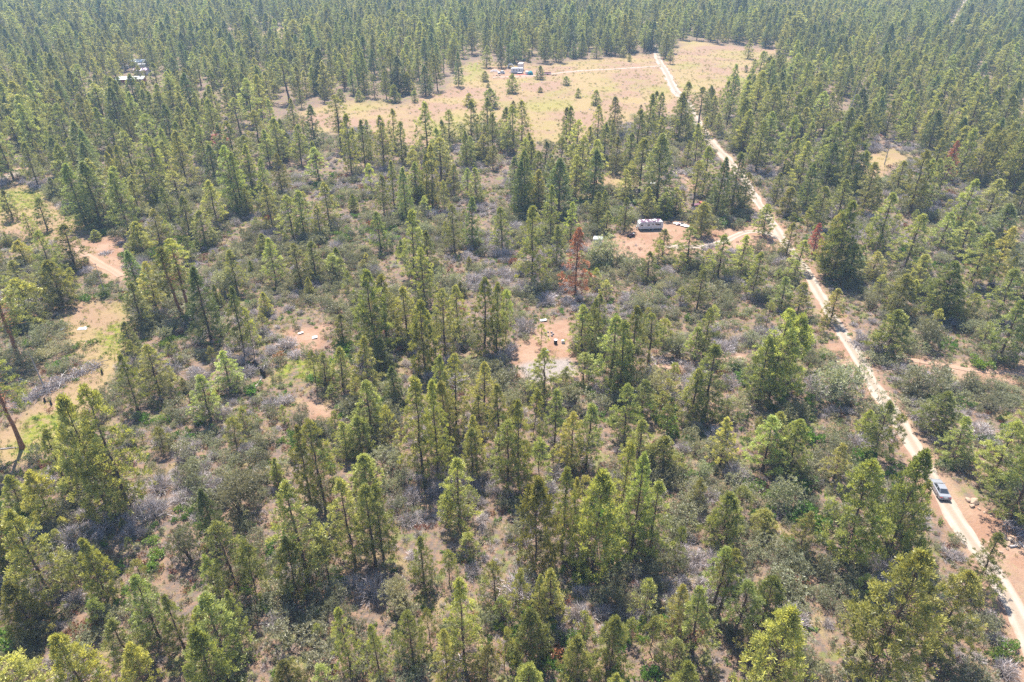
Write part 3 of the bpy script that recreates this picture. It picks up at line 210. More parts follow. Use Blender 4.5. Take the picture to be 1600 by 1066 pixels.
def stained(name, a, b):
    m = mat(name); t = NT(m); g = t.n('ShaderNodeTexCoord').outputs['Object']
    t.out(t.bsdf(t.mix(t.ramp(t.noise(.85, 5, .6, g), .40, .48), a, b), .8, .2)); return m

def ground_mat():
    m = mat('ground_soil_and_grass'); t = NT(m); g = t.n('ShaderNodeNewGeometry').outputs['Position']
    z = {k: t.attr(k).outputs['Fac'] for k in ('meadow', 'soil', 'green', 'gravel')}
    nL = t.noise(.035, 3, .6, g); nM = t.noise(.16, 5, .65, g); nS = t.noise(.9, 5, .7, g); nF = t.noise(4.5, 4, .7, g)
    # woodland floor: grey litter, pinkish soil, straw and some green
    c = t.mix(t.ramp(nS, .38, .62), (0.113, 0.090, 0.078), (0.197, 0.126, 0.085))
    c = t.mix(t.ramp(nM, .52, .66), c, (0.202, 0.152, 0.081))
    c = t.mix(t.math('MULTIPLY', t.ramp(nF, .5, .66), .55), c, (0.083, 0.068, 0.063))
    c = t.mix(t.math('MULTIPLY', t.ramp(t.noise(.3, 4, .6, g), .54, .64), .7), c, (0.119, 0.137, 0.039))
    # meadow: straw, rose-brown and yellow-green drifts
    md = t.mix(t.ramp(nL, .40, .60), (0.236, 0.173, 0.084), (0.219, 0.140, 0.095))
    md = t.mix(t.math('MULTIPLY', t.ramp(t.noise(.022, 5, .6, g), .50, .64), .6), md, (0.186, 0.177, 0.043))
    md = t.mix(t.math('MULTIPLY', t.ramp(nS, .5, .75), .35), md, (0.196, 0.144, 0.084))
    md = t.mix(t.math('MULTIPLY', t.ramp(nF, .6, .72), .45), md, (0.141, 0.118, 0.070))
    c = t.mix(z['meadow'], c, md)
    so = t.mix(t.ramp(nM, .35, .65), (0.223, 0.128, 0.084), (0.266, 0.177, 0.124))
    so = t.mix(t.math('MULTIPLY', t.ramp(nF, .52, .72), .4), so, (0.164, 0.100, 0.074))
    so = t.mix(t.math('MULTIPLY', t.ramp(t.noise(1.6, 3, .6, g), .58, .7), .5), so, (0.234, 0.197, 0.100))
    c = t.mix(z['soil'], c, so)
    gr = t.mix(t.ramp(nS, .36, .62), (0.092, 0.124, 0.017), (0.180, 0.178, 0.027))
    gr = t.mix(t.math('MULTIPLY', t.ramp(nF, .5, .7), .35), gr, (0.205, 0.160, 0.079))
    gm = t.math('MULTIPLY', z['green'], t.ramp(t.noise(.55, 5, .65, g), .36, .58)); c = t.mix(gm, c, gr)
    gv = t.mix(t.ramp(nF, .35, .65), (0.193, 0.163, 0.152), (0.269, 0.233, 0.209))
    c = t.mix(z['gravel'], c, gv)
    h = t.math('ADD', t.math('MULTIPLY', nF, .35), nS)
    t.out(t.bsdf(c, .95, .1, 0, t.bump(h, .9, .35))); return m

def road_mat(name='pale_dirt_road', k=1.0, red=0.0):
    m = mat(name); t = NT(m); g = t.n('ShaderNodeNewGeometry').outputs['Position']
    rut = t.attr('rut').outputs['Fac']; edge = t.attr('edge').outputs['Fac']
    nM = t.noise(.25, 4, .6, g); nF = t.noise(5, 5, .7, g)
    c = t.mix(t.ramp(nM, .3, .7), (0.283, 0.238, 0.195), (0.325, 0.279, 0.233))
    c = t.mix(t.math('MULTIPLY', t.ramp(nF, .5, .7), .3), c, (0.213, 0.167, 0.132))
    mid = t.mix(t.ramp(nF, .45, .7), (0.224, 0.175, 0.132), (0.263, 0.213, 0.167))
    c = t.mix(t.math('MULTIPLY', rut, t.ramp(t.noise(.5, 4, .6, g), .1, .4)), c, mid)
    c = t.mix(t.math('MULTIPLY', edge, t.ramp(t.noise(.8, 4, .6, g), .3, .6)), c, (0.243, 0.162, 0.116))
    c = t.mix(red, c, (0.285, 0.167, 0.110)); t.out(t.bsdf(c, .95, .1, 0, t.bump(nF, .6, .08))); return m

def foliage_mat(name, dark, light, tip=None, trans=.35, objcol=True, vary=.35, gloss=.45):
    m = mat(name); t = NT(m)
    tint = t.attr('tint').outputs['Fac']; oi = t.n('ShaderNodeObjectInfo')
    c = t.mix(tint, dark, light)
    # every plant a little lighter, darker, yellower or bluer than its neighbour
    r = oi.outputs['Random']
    v = t.n('ShaderNodeMapRange'); v.inputs[3].default_value = 1 - vary; v.inputs[4].default_value = 1 + vary; t.l(r, v.inputs[0])
    hs = t.n('ShaderNodeHueSaturation'); t.l(c, hs.inputs['Color']); t.l(v.outputs[0], hs.inputs['Value'])
    r2 = t.math('FRACT', t.math('MULTIPLY', r, 7.31)); hr = t.n('ShaderNodeMapRange'); hr.inputs[3].default_value = .478; hr.inputs[4].default_value = .522; t.l(r2, hr.inputs[0]); t.l(hr.outputs[0], hs.inputs['Hue'])
    c = hs.outputs[0]
    if objcol: c = t.mix(1.0, c, oi.outputs['Color'], 'MULTIPLY')
    d = t.bsdf(c, .42, gloss); tr = t.n('ShaderNodeBsdfTranslucent')
    c2 = t.mix(1.0, c, (1.15, 1.1, .55), 'MULTIPLY'); t.l(c2, tr.inputs[0])
    mx = t.n('ShaderNodeMixShader'); mx.inputs[0].default_value = trans; t.l(d, mx.inputs[1]); t.l(tr.outputs[0], mx.inputs[2])
    t.out(mx.outputs[0]); return m

def bark_mat(name, a, b):
    m = mat(name); t = NT(m); oc = t.n('ShaderNodeTexCoord').outputs['Object']; oi = t.n('ShaderNodeObjectInfo')
    n = t.noise(3, 5, .7, oc)
    c = t.mix(t.ramp(n, .35, .65), a, b); c = t.mix(1.0, c, oi.outputs['Color'], 'MULTIPLY')
    t.out(t.bsdf(c, .9, .1, 0, t.bump(n, .6, .05))); return m

M = {
 'ground': ground_mat(), 'road': road_mat(), 'track': road_mat('reddish_track', 1, .7),
 'needle': foliage_mat('pine_needles', (.07, .085, .03), (.45, .45, .145), trans=.46),  # wide dark-to-light range paints crown highlights and dark gaps into the needles
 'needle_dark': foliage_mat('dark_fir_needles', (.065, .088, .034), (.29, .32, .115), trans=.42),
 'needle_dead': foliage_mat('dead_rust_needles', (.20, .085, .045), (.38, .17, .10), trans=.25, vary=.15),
 'sage': foliage_mat('grey_green_leaves', (.13, .135, .08), (.40, .39, .26), trans=.4),
 'leaf': foliage_mat('bright_green_leaves', (.075, .145, .02), (.20, .31, .045), trans=.4, vary=.25),
 'twig': foliage_mat('dry_grey_twigs', (.25, .21, .21), (.50, .45, .46), trans=.1, vary=.2),
 'rust': foliage_mat('rust_brown_leaves', (.16, .06, .03), (.33, .14, .06), trans=.2, vary=.2),
 'grass': foliage_mat('grass_blades', (.22, .23, .08), (.42, .36, .17), trans=.35, vary=.35),
 'herb': foliage_mat('green_herbs', (.12, .19, .03), (.28, .33, .06), trans=.4, vary=.3),
 'bark': bark_mat('pine_bark', (.075, .05, .036), (.15, .095, .065)),
 'deadwood': bark_mat('weathered_wood', (.22, .19, .18), (.40, .36, .34)),
 'rock': plain('sandstone_rock', (.33, .24, .175), .95, .1, 0, .8, 2),
 'greyrock': plain('grey_basalt_rock', (.27, .24, .25), .95, .1, 0, .7, .6),
 'white': plain('white_painted_metal', (.60, .59, .58), .4, .4, 0, .18, 1.2),
 'cream': plain('cream_siding', (.62, .52, .46), .6, .3, 0, .25, 1.2),
 'roofdirty': stained('peeling_roof_membrane', (.72, .66, .68), (.10, .055, .085)),
 'glass': plain('dark_window_glass', (.03, .035, .045), .08, .6, 0, 0.1),
 'bluetrim': plain('blue_grey_stripe', (.25, .32, .42), .5, .3),
 'black': plain('black_rubber', (.02, .02, .022), .7, .3),
 'steel': plain('grey_steel', (.35, .35, .36), .45, .4, .6),
 'silver': plain('silver_car_paint', (.27, .275, .29), .35, .5, .4, .08),
 'bumper': plain('bumper_plastic', (.34, .30, .30), .5, .3),
 'red': plain('red_lamp_plastic', (.45, .03, .025), .3, .5),
 'maroon': plain('maroon_paint', (.12, .035, .06), .5, .4, 0, .4),
 'teal': plain('teal_canvas', (.02, .22, .24), .7, .2),
 'plate': plain('licence_plate', (.7, .72, .75), .4, .3),
 'wood': plain('sawn_wood', (.42, .30, .19), .8, .2, 0, .5),
 'redwall': plain('red_barn_boards', (.30, .09, .06), .8, .2, 0, .4),
 'metalroof': plain('pale_metal_roof', (.5, .53, .55), .35, .5, .2, .15),
 'burnt': plain('charred_wood', (.035, .03, .03), .95, .1),
}

# ------------------------------------------------------------------ mesh helpers
def link(o, parent=None):
    COL.objects.link(o)
    if parent is not None: o.parent = parent
    return o
def tag(o, label=None, cat=None, group=None, kind=None):
    if label: o['label'] = label
    if cat: o['category'] = cat
    if group: o['group'] = group
    if kind: o['kind'] = kind
    return o
def empty(name, loc, rz=0, scale=(1, 1, 1)):
    o = bpy.data.objects.new(name, None); o.location = loc; o.rotation_euler = (0, 0, rz); o.scale = scale
    o.empty_display_size = .2; return link(o)
def fast_mesh(name, V, Fc, m, attrs=None, smooth_=False):
    """Fc: (n,3) or (n,4) index array"""
    V = np.asarray(V, np.float32); Fc = np.asarray(Fc, np.int32); n, k = Fc.shape
    me = bpy.data.meshes.new(name)
    me.vertices.add(len(V)); me.vertices.foreach_set('co', V.ravel())
    me.loops.add(n * k); me.loops.foreach_set('vertex_index', Fc.ravel())
    me.polygons.add(n); me.polygons.foreach_set('loop_start', np.arange(0, n * k, k, dtype=np.int32))
    me.polygons.foreach_set('use_smooth', np.full(n, smooth_))
    for nm, arr in (attrs or {}).items():
        a = me.attributes.new(nm, 'FLOAT', 'POINT'); a.data.foreach_set('value', np.asarray(arr, np.float32))
    me.update(calc_edges=True); me.validate(); me.materials.append(m); return me
class MB:
    """collects quads / ngons for one part"""
    def __init__(s): s.v = []; s.f = []
    def box(s, c, d, rz=0, taper=(1, 1), tilt=0):
        b = len(s.v); cx, cy_, cz = c; dx, dy, dz = (q / 2 for q in d); ca, sa = math.cos(rz), math.sin(rz)
        for z, tx, ty in ((-dz, 1, 1), (dz, taper[0], taper[1])):
            for x, y in ((-dx, -dy), (dx, -dy), (dx, dy), (-dx, dy)):
                x, y = x * tx, y * ty; s.v.append((cx + x * ca - y * sa, cy_ + x * sa + y * ca, cz + z + tilt * x))
        s.f += [(b + 3, b + 2, b + 1, b), (b + 4, b + 5, b + 6, b + 7)] + [(b + i, b + (i + 1) % 4, b + 4 + (i + 1) % 4, b + 4 + i) for i in range(4)]; return s
    def prof(s, pts, y0, y1, inset=0):
        """x-z outline extruded in y"""
        b = len(s.v); n = len(pts)
        for y in (y0, y1): s.v += [(x, y, z) for x, z in pts]
        s.f += [tuple(range(b, b + n)), tuple(range(b + 2 * n - 1, b + n - 1, -1))]
        s.f += [(b + (i + 1) % n, b + i, b + n + i, b + n + (i + 1) % n) for i in range(n)]; return s
    def tube(s, pts, rad, n=6, cap=True):
        base = len(s.v); m_ = len(pts)
        for i, p in enumerate(pts):
            p = Vector(p); q = Vector(pts[min(i + 1, m_ - 1)]) - Vector(pts[max(i - 1, 0)]); q.normalize()
            a = q.cross(Vector((0, 0, 1)) if abs(q.z) < .9 else Vector((1, 0, 0))).normalized(); bb = q.cross(a)
            r = rad[i] if isinstance(rad, (list, tuple)) else rad
            s.v += [tuple(p + (a * math.cos(2 * math.pi * k / n) + bb * math.sin(2 * math.pi * k / n)) * r) for k in range(n)]
        for i in range(m_ - 1):
            s.f += [(base + i * n + k, base + i * n + (k + 1) % n, base + (i + 1) * n + (k + 1) % n, base + (i + 1) * n + k) for k in range(n)]
        if cap: s.f += [tuple(range(base + n - 1, base - 1, -1)), tuple(range(base + (m_ - 1) * n, base + m_ * n))]
        return s
    def wheel(s, x, y, z, r, w):
        return s.tube([(x, y - w / 2, z), (x, y + w / 2, z)], r, 14)
    def build(s, name, m, parent=None, bevel=0, smooth_=False):
        me = bpy.data.meshes.new(name); me.from_pydata(s.v, [], s.f); me.update(); me.materials.append(M[m] if isinstance(m, str) else m)
        if bevel:
            bm = bmesh.new(); bm.from_mesh(me)
            bmesh.ops.bevel(bm, geom=list(bm.edges), offset=bevel, segments=2, affect='EDGES', clamp_overlap=True); bm.to_mesh(me); bm.free()
        if smooth_: me.polygons.foreach_set('use_smooth', [True] * len(me.polygons))
        return link(bpy.data.objects.new(name, me), parent)

# ------------------------------------------------------------------ ground sheet and roads
def axis(lo, hi, c0, c1, d0, grow):
    a = list(np.arange(c0, c1, d0)); d = d0; x = c1
    while x < hi: a.append(x); d *= grow; x += d
    a.append(hi); d = d0; x = c0; b = []
    while x > lo: x -= d * grow; d *= grow; b.append(max(x, lo))
    return np.array(sorted(set(b + a)))
gx = axis(-3500, 3500, -150, 150, 1.1, 1.013); gy = axis(-400, 5200, 34, 230, 1.0, 1.012)
X, Y = np.meshgrid(gx, gy); X = X.ravel(); Y = Y.ravel()
zm = zone_masks(X, Y)
nx, ny = len(gx), len(gy)
ii = (np.arange(ny - 1)[:, None] * nx + np.arange(nx - 1)[None, :]).ravel()
gF = np.stack([ii, ii + 1, ii + nx + 1, ii + nx], 1)
micro = (fbm(X, Y, 5, 21) - .5) * .3 * (1 - zm['open']) 
road_d = np.min([seg_dist(X, Y, pts) for _, w, pts in ROADS], 0)
micro *= smooth(3, 6, road_d)
gme = fast_mesh('ground', np.stack([X, Y, gz(X, Y) + micro], 1), gF, M['ground'], {k: zm[k] for k in ('meadow', 'soil', 'green', 'gravel')}, True)
ground = tag(link(bpy.data.objects.new('ground', gme)), 'dry woodland floor with straw meadow and reddish soil', None, None, 'structure')

def resample(pts, step):
    out = [pts[0]]
    P_ = [np.array(p, float) for p in pts]
    # Catmull-Rom
    for i in range(len(P_) - 1):
        p0, p1, p2, p3 = P_[max(i - 1, 0)], P_[i], P_[i + 1], P_[min(i + 2, len(P_) - 1)]
        n = max(1, int(np.linalg.norm(p2 - p1) / step))
        for k in range(1, n + 1):
            t = k / n
            out.append(tuple(.5 * ((2 * p1) + (-p0 + p2) * t + (2 * p0 - 5 * p1 + 4 * p2 - p3) * t * t + (-p0 + 3 * p1 - 3 * p2 + p3) * t ** 3)))
    return out
CROSS = [(-1, 1, 0), (-.82, .35, 0), (-.55, 0, 0), (-.24, 0, .8), (0, 0, 1), (.24, 0, .8), (.55, 0, 0), (.82, .35, 0), (1, 1, 0)]
for ri, (name, w, pts) in enumerate(ROADS):
    C_ = resample(pts, 1.2); V = []; rut = []; edge = []
    for i, (x, y) in enumerate(C_):
        a = C_[max(i - 1, 0)]; b = C_[min(i + 1, len(C_) - 1)]; tx, ty = b[0] - a[0], b[1] - a[1]; L = math.hypot(tx, ty) + 1e-9; nx_, ny_ = ty / L, -tx / L
        jl = 1 + .5 * (float(vnoise(i * 1.2, 0, 4, 40 + ri)) - .5) + .3 * (float(vnoise(i * 1.2, 0, 1.6, 50 + ri)) - .5)
        jr = 1 + .5 * (float(vnoise(i * 1.2, 9, 4, 60 + ri)) - .5) + .3 * (float(vnoise(i * 1.2, 9, 1.6, 70 + ri)) - .5)
        for u, e, ru in CROSS:
            k = (jl if u < 0 else jr) if abs(u) > .7 else 1
            wi = w * (1 + .75 * float(smooth(170, 330, y))) if name == 'dirt_road' else w
            px, py = x + nx_ * u * wi / 2 * k, y + ny_ * u * wi / 2 * k
            V.append((px, py, gzf(px, py) + .035 + .008 * ri + (.05 * ru) - (.03 if e == 1 else 0))); rut.append(ru); edge.append(e)
    n = len(CROSS); q = [(i * n + k, i * n + k + 1, (i + 1) * n + k + 1, (i + 1) * n + k) for i in range(len(C_) - 1) for k in range(n - 1)]
    tag(link(bpy.data.objects.new(name, fast_mesh(name, V, q, M['track' if name in ('rutted_track', 'footpath', 'soil_track') else 'road'], {'rut': rut, 'edge': edge}, True))), ROAD_LABELS[name], None, None, 'structure')

# ------------------------------------------------------------------ plants: prototypes
def unit(v): return v / (np.linalg.norm(v, axis=-1, keepdims=True) + 1e-9)
def tufts(Cn, D, K, ln, wd, spread, r, tint0):
    """K blades fanning out of every centre Cn along D"""
    n = len(Cn); C = np.repeat(Cn, K, 0); d = unit(np.repeat(D, K, 0) + spread * r.normal(size=(n * K, 3)))
    l = (ln * r.uniform(.65, 1.25, (n * K, 1))); s = unit(np.cross(d, r.normal(size=(n * K, 3)))) * wd * r.uniform(.7, 1.3, (n * K, 1))
    tip = C + d * l
    V = np.stack([C, tip + s, tip - s], 1).reshape(-1, 3)
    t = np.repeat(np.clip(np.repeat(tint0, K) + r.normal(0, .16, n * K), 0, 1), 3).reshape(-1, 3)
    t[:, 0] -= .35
    return V, np.clip(t.ravel(), 0, 1)
def tri_mesh(name, V, tint, m): return fast_mesh(name, V, np.arange(len(V)).reshape(-1, 3), m, {'tint': tint})

def pine_proto(seed, H=16, W=6, base=.2, shape='cone', whorl=.55, per=5, tuft=(.46, .042, 12), gap=.12, mat_='needle', tdens=2.0, bend=.25, droop=0., trunk_r=.0125):
    r = np.random.default_rng(seed)
    # trunk with a slight sweep
    zt = np.linspace(0, H * .985, 9); ph = r.uniform(0, 6.28); bx = bend * np.sin(zt / H * 2.2) * math.cos(ph) + .06 * r.normal(size=9); by = bend * np.sin(zt / H * 2.2) * math.sin(ph) + .06 * r.normal(size=9)
    bx[0] = by[0] = 0; rad = trunk_r * H * (1 - zt / H) ** .8 + .02; rad[0] *= 1.35
    tm = MB(); tm.tube([(bx[i], by[i], zt[i] - (.25 if i == 0 else 0)) for i in range(9)], list(rad), 7)
    Cs, Ds, T0 = [], [], []
    z = base * H; gaps = r.uniform(0, 6.28, 3); gapz = r.uniform(.15, .8, 3)
    while z < H * .985:
        t = (z - base * H) / (H * (1 - base))
        if shape == 'cone': pr = min(1, (t + .2) / .27) * (1 - t) ** .82 * 1.12
        elif shape == 'oval': pr = min(1, (t + .25) / .4) * (1 - t ** 1.5) ** .9
        elif shape == 'column': pr = min(1, (t + .3) / .36) * (1 - t ** 1.8) ** .85
        else: pr = (1 - t) ** .95 * 1.05
        k = per + r.integers(-1, 2)
        a0 = r.uniform(0, 6.28)
        cx, cyy = np.interp(z, zt, bx), np.interp(z, zt, by)
        for j in range(max(2, k)):
            az = a0 + j * 6.283 / k + r.normal(0, .3)
            if r.random() < gap or any(abs((az - g + 3.14) % 6.283 - 3.14) < .6 and abs(t - q) < .09 for g, q in zip(gaps, gapz)): continue
            L = max(.12, W / 2 * pr * r.uniform(.6, 1.18)); el = -.12 - droop + .95 * t + r.normal(0, .13)
            dv = np.array([math.cos(az) * math.cos(el), math.sin(az) * math.cos(el), math.sin(el)])
            o = np.array([cx, cyy, z]); sag = -.08 * L * (1 - t)
            end = o + dv * L + np.array([0, 0, .12 * L]); mid = o + dv * L * .55 + np.array([0, 0, sag])
            if L > .9: tm.tube([tuple(o), tuple(mid), tuple(o + (end - o) * .93)], [.02 + .012 * L, .015 + .005 * L, .008], 3, False)
            m_ = max(2, int(L * tdens + r.random())); nc = max(1, int(round(m_ / 3.6)))
            for q in range(nc):
                u = 1.0 if q == 0 else .22 + .72 * r.random()
                p = (o * (1 - u) ** 2 + 2 * mid * u * (1 - u) + end * u * u)
                side = np.array([-dv[1], dv[0], 0]) * (r.normal(0, .28 * L * min(1, 1.2 - u) + .1) if q else 0)
                cc = p + side; cd = dv * .45 + unit(side + 1e-6) * .25 + np.array([0, 0, .6]); tb = .2 + .5 * u + r.normal(0, .18)  # inner clumps darker, yellow-green tips lighter; highlight contrast put into the tint
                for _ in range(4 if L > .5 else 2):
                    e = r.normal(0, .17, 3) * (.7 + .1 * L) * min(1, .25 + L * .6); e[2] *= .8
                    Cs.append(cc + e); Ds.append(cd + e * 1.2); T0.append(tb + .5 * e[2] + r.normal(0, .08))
        z += whorl * r.uniform(.75, 1.25) * (1 - .35 * t)
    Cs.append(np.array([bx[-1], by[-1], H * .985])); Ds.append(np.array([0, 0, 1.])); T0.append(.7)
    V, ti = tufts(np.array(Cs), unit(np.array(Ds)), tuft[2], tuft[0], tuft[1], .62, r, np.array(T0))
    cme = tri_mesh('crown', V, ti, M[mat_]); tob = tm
    me = bpy.data.meshes.new('trunk'); me.from_pydata(tm.v, [], tm.f); me.update(); me.materials.append(M['bark'] if mat_ != 'bare' else M['deadwood'])
    return dict(H=H, W=W, crown=cme, trunk=me)
def snag_proto(seed, H=13):
    r = np.random.default_rng(seed); tm = MB(); bm_ = MB()
    tm.tube([(0, 0, -.2), (.05, .03, H * .3), (.1, -.05, H * .65), (.02, .1, H)], [.24, .18, .12, .04], 7)
    for i in range(26):
        z = r.uniform(.25, .95) * H; az = r.uniform(0, 6.28); L = r.uniform(.4, 1.6) * (1.1 - z / H); e = r.uniform(-.3, .4)
        bm_.tube([(0, 0, z), (math.cos(az) * L, math.sin(az) * L, z + e * L)], [.035, .012], 3)
    out = []
    for n_, b in (('trunk', tm), ('bare_branches', bm_)):
        me = bpy.data.meshes.new(n_); me.from_pydata(b.v, [], b.f); me.update(); me.materials.append(M['deadwood']); out.append(me)
    return dict(H=H, W=2, crown=out[1], trunk=out[0])
def shrub_proto(seed, H=1.5, W=2.4, n=150, K=6, leaf=(.16, .055), mat_='sage', spread=.9, stems=7, lobes=5):
    r = np.random.default_rng(seed); V0, T0 = [], []
    lob = [(r.normal(0, .24 * W), r.normal(0, .24 * W), H * r.uniform(.35, .62), W * r.uniform(.2, .36), H * r.uniform(.28, .42)) for _ in range(lobes)]
    Cs = []; Ds = []
    for i in range(n):
        lx, ly, lz, lr, lh = lob[r.integers(lobes)]
        d = unit(r.normal(size=3) + np.array([0, 0, .35])); q = r.uniform(.55, 1.05)
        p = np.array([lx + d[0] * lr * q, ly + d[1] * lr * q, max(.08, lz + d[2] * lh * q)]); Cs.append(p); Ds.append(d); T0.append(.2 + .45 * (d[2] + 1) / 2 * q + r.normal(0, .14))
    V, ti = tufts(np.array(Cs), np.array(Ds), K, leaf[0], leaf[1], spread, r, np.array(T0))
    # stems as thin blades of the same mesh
    sv, st = [], []
    for i in range(stems):
        lx, ly, lz, lr, lh = lob[i % lobes]; a = r.uniform(0, 6.28); w_ = .03
        for a2 in (a, a + 1.57):
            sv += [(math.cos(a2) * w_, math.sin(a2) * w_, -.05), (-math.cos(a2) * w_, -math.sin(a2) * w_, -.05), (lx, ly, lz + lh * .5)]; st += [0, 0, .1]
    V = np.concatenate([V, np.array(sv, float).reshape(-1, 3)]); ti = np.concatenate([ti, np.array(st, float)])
    return tri_mesh('shrub', V, ti, M[mat_])
def twig_proto(seed, H=1.1, W=2.2, n=170, mat_='twig'):
    r = np.random.default_rng(seed); a = r.uniform(0, 6.28, n); rr = W * .5 * np.sqrt(r.random(n)) * .55
    B = np.stack([np.cos(a) * rr * .5, np.sin(a) * rr * .5, np.zeros(n)], 1); D = unit(np.stack([np.cos(a) * rr / W * 2, np.sin(a) * rr / W * 2, np.full(n, .5)], 1) + r.normal(0, .22, (n, 3)))
    L = H * r.uniform(.6, 1.2, (n, 1)); mid = B + D * L * .6; V = []; T = []
    s = unit(np.cross(D, r.normal(size=(n, 3)))) * .022
    tip = B + D * L
    V.append(np.stack([B + s, B - s, tip], 1).reshape(-1, 3)); T.append(np.tile([.1, .1, .8], n))
    for k in range(3):
        D2 = unit(D + r.normal(0, .55, (n, 3))); s2 = unit(np.cross(D2, r.normal(size=(n, 3)))) * .014; t2 = mid + D2 * L * r.uniform(.3, .6, (n, 1))
        V.append(np.stack([mid + s2, mid - s2, t2], 1).reshape(-1, 3)); T.append(np.clip(np.tile([.3, .3, 1.], n) + np.repeat(r.normal(0, .2, n), 3), 0, 1))
    return tri_mesh('dry_shrub', np.concatenate(V), np.concatenate(T), M[mat_])
def tuft_proto(seed, n=14, h=.35, w=.28, bw=.03, mat_='grass'):
    r = np.random.default_rng(seed); C = np.stack([r.normal(0, w * .35, n), r.normal(0, w * .35, n), np.zeros(n)], 1)
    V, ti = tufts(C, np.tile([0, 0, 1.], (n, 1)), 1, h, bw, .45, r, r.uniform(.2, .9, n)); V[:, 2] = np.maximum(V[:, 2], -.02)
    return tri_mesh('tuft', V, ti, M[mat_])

PROTO = {
 'p': [pine_proto(s, 16, 6.4, b, sh, .56, 5, gap=g, tdens=2.7) for s, b, sh, g in ((1, .1, 'cone', .05), (2, .07, 'oval', .06), (3, .16, 'cone', .08), (4, .12, 'column', .08), (5, .14, 'cone', .08), (6, .05, 'cone', .05))],
 'w': [pine_proto(s, 18, 10, b, sh, .62, 6, (.52, .05, 12), .12, tdens=2.8, bend=.5) for s, b, sh in ((11, .12, 'oval'), (12, .16, 'cone'), (13, .1, 'oval'))],
 'b': [pine_proto(s, 10, 6, .04, sh, .42, 6, (.45, .042, 12), .05, tdens=2.9, bend=.15) for s, sh in ((21, 'oval'), (22, 'cone'), (23, 'oval'), (24, 'cone'))],
 'd': [pine_proto(s, 18, 6.2, .07, 'cone', .48, 6, (.42, .042, 11), .05, 'needle_dark', 2.8, .1, .12) for s in (31, 32, 33)],
 't': [pine_proto(s, 20, 6.5, b, 'column', .58, 5, (.48, .044, 12), .14, tdens=2.1, bend=.5, trunk_r=.016) for s, b in ((41, .42), (42, .36), (43, .46))],
 's': [pine_proto(s, 7, 3.6, b, sh, .45, 4, (.44, .034, 10), .15, tdens=3.0, bend=.2, trunk_r=.009) for s, b, sh in ((51, .15, 'cone'), (52, .25, 'oval'), (53, .2, 'column'), (54, .1, 'oval'))],
 'r': [pine_proto(s, 14, 5, .1, 'cone', .5, 5, (.40, .04, 11), .1, 'needle_dead', 2.8) for s in (61, 62)],
 'n': [snag_proto(71), snag_proto(72)],
}
def gproto(seed):
    d = dict(H=5, W=5); d['crown'] = shrub_proto(seed, 5, 5, 520, 11, (.3, .035), 'sage', .8, 0, 11); d['crown'].name = 'crown'
    r = np.random.default_rng(seed); tm = MB()
    for i in range(5):
        a = r.uniform(0, 6.28); e = (math.cos(a) * r.uniform(.7, 1.6), math.sin(a) * r.uniform(.7, 1.6), r.uniform(2.4, 3.8))
        tm.tube([(math.cos(a) * .12, math.sin(a) * .12, -.15), (e[0] * .35, e[1] * .35, e[2] * .5), e], [.1, .07, .03], 5)
    me = bpy.data.meshes.new('trunk'); me.from_pydata(tm.v, [], tm.f); me.update(); me.materials.append(M['bark']); d['trunk'] = me; return d
PROTO['g'] = [gproto(s) for s in (81, 82, 83)]
PROTO['o'] = PROTO['r']; PROTO['x'] = PROTO['n']

# ------------------------------------------------------------------ where things stand, in words
def place_words(x, y):
    best = None
    a = np.array([x]); b = np.array([y])
    dr = float(seg_dist(a, b, MAIN_ROAD)[0]); side = float(np.interp(y, [p[1] for p in MAIN_ROAD], [p[0] for p in MAIN_ROAD])) < x
    for nm, lx, ly, rad in LANDMARKS:
        d = math.hypot(x - lx, y - ly)
        if d < rad and (best is None or d / rad < best[0]): best = (d / rad, nm)
    if best: return best[1]
    if dr < 9: return 'on the bare dirt road verge' if side else 'on the brushy dirt road verge'
    if y > 250: return 'in woods bordering the meadow' if not side else 'in woods far beyond the road'
    if side: return 'near the soil track' if y < 150 else 'in woods past the dirt road'
    if x < -60: return 'below the grassy clearing' if y < 110 else 'around the rutted clearing'
    if y < 75: return 'in the herb-rich brush'
    if y < 125: return 'below the gravel clearing'
    return 'behind the gravel clearing'
FORM = {'p': 'olive pine with airy crown', 'w': 'broad old pine with rounded crown', 'b': 'bushy pine leafy to the ground',
        'd': 'dark pointed conifer', 't': 'tall pine with bare lower trunk', 's': 'thin wispy young pine',
        'g': 'tall many-stemmed grey-green shrub', 'r': 'dead pine with rust-red needles', 'o': 'dying pine turning orange brown', 'n': 'bare dead snag with broken branches', 'x': 'bare grey dead tree'}
CATN = {'s': ('young_pine', 'young pine'), 'g': ('tall_shrub', 'tall shrub'), 'r': ('dead_pine', 'dead tree'), 'o': ('dead_pine', 'dead tree'), 'n': ('snag', 'dead tree'), 'x': ('snag', 'dead tree')}
def size_word(k, H):
    if k in 'pb': return 'tall ' if H > 15.5 else 'small ' if H < 6.5 else 'mid-height '
    if k == 'd': return 'tall ' if H > 15 else 'short '
    if k == 's': return 'tiny ' if H < 4.5 else ''
    return ''
def stand_word(x, y):
    q = sorted(math.hypot(x - t[1], y - t[2]) for t in TREES if (t[1], t[2]) != (x, y))
    return 'lone ' if q[0] > 7.5 else 'clustered ' if q[1] < 4.2 else ''
NEAR_WORDS = {'p': 'an olive pine', 'b': 'a bushy pine', 'w': 'an old pine', 'd': 'a dark conifer', 't': 'a bare-trunked pine', 's': 'a thin young pine', 'g': 'a tall shrub'}
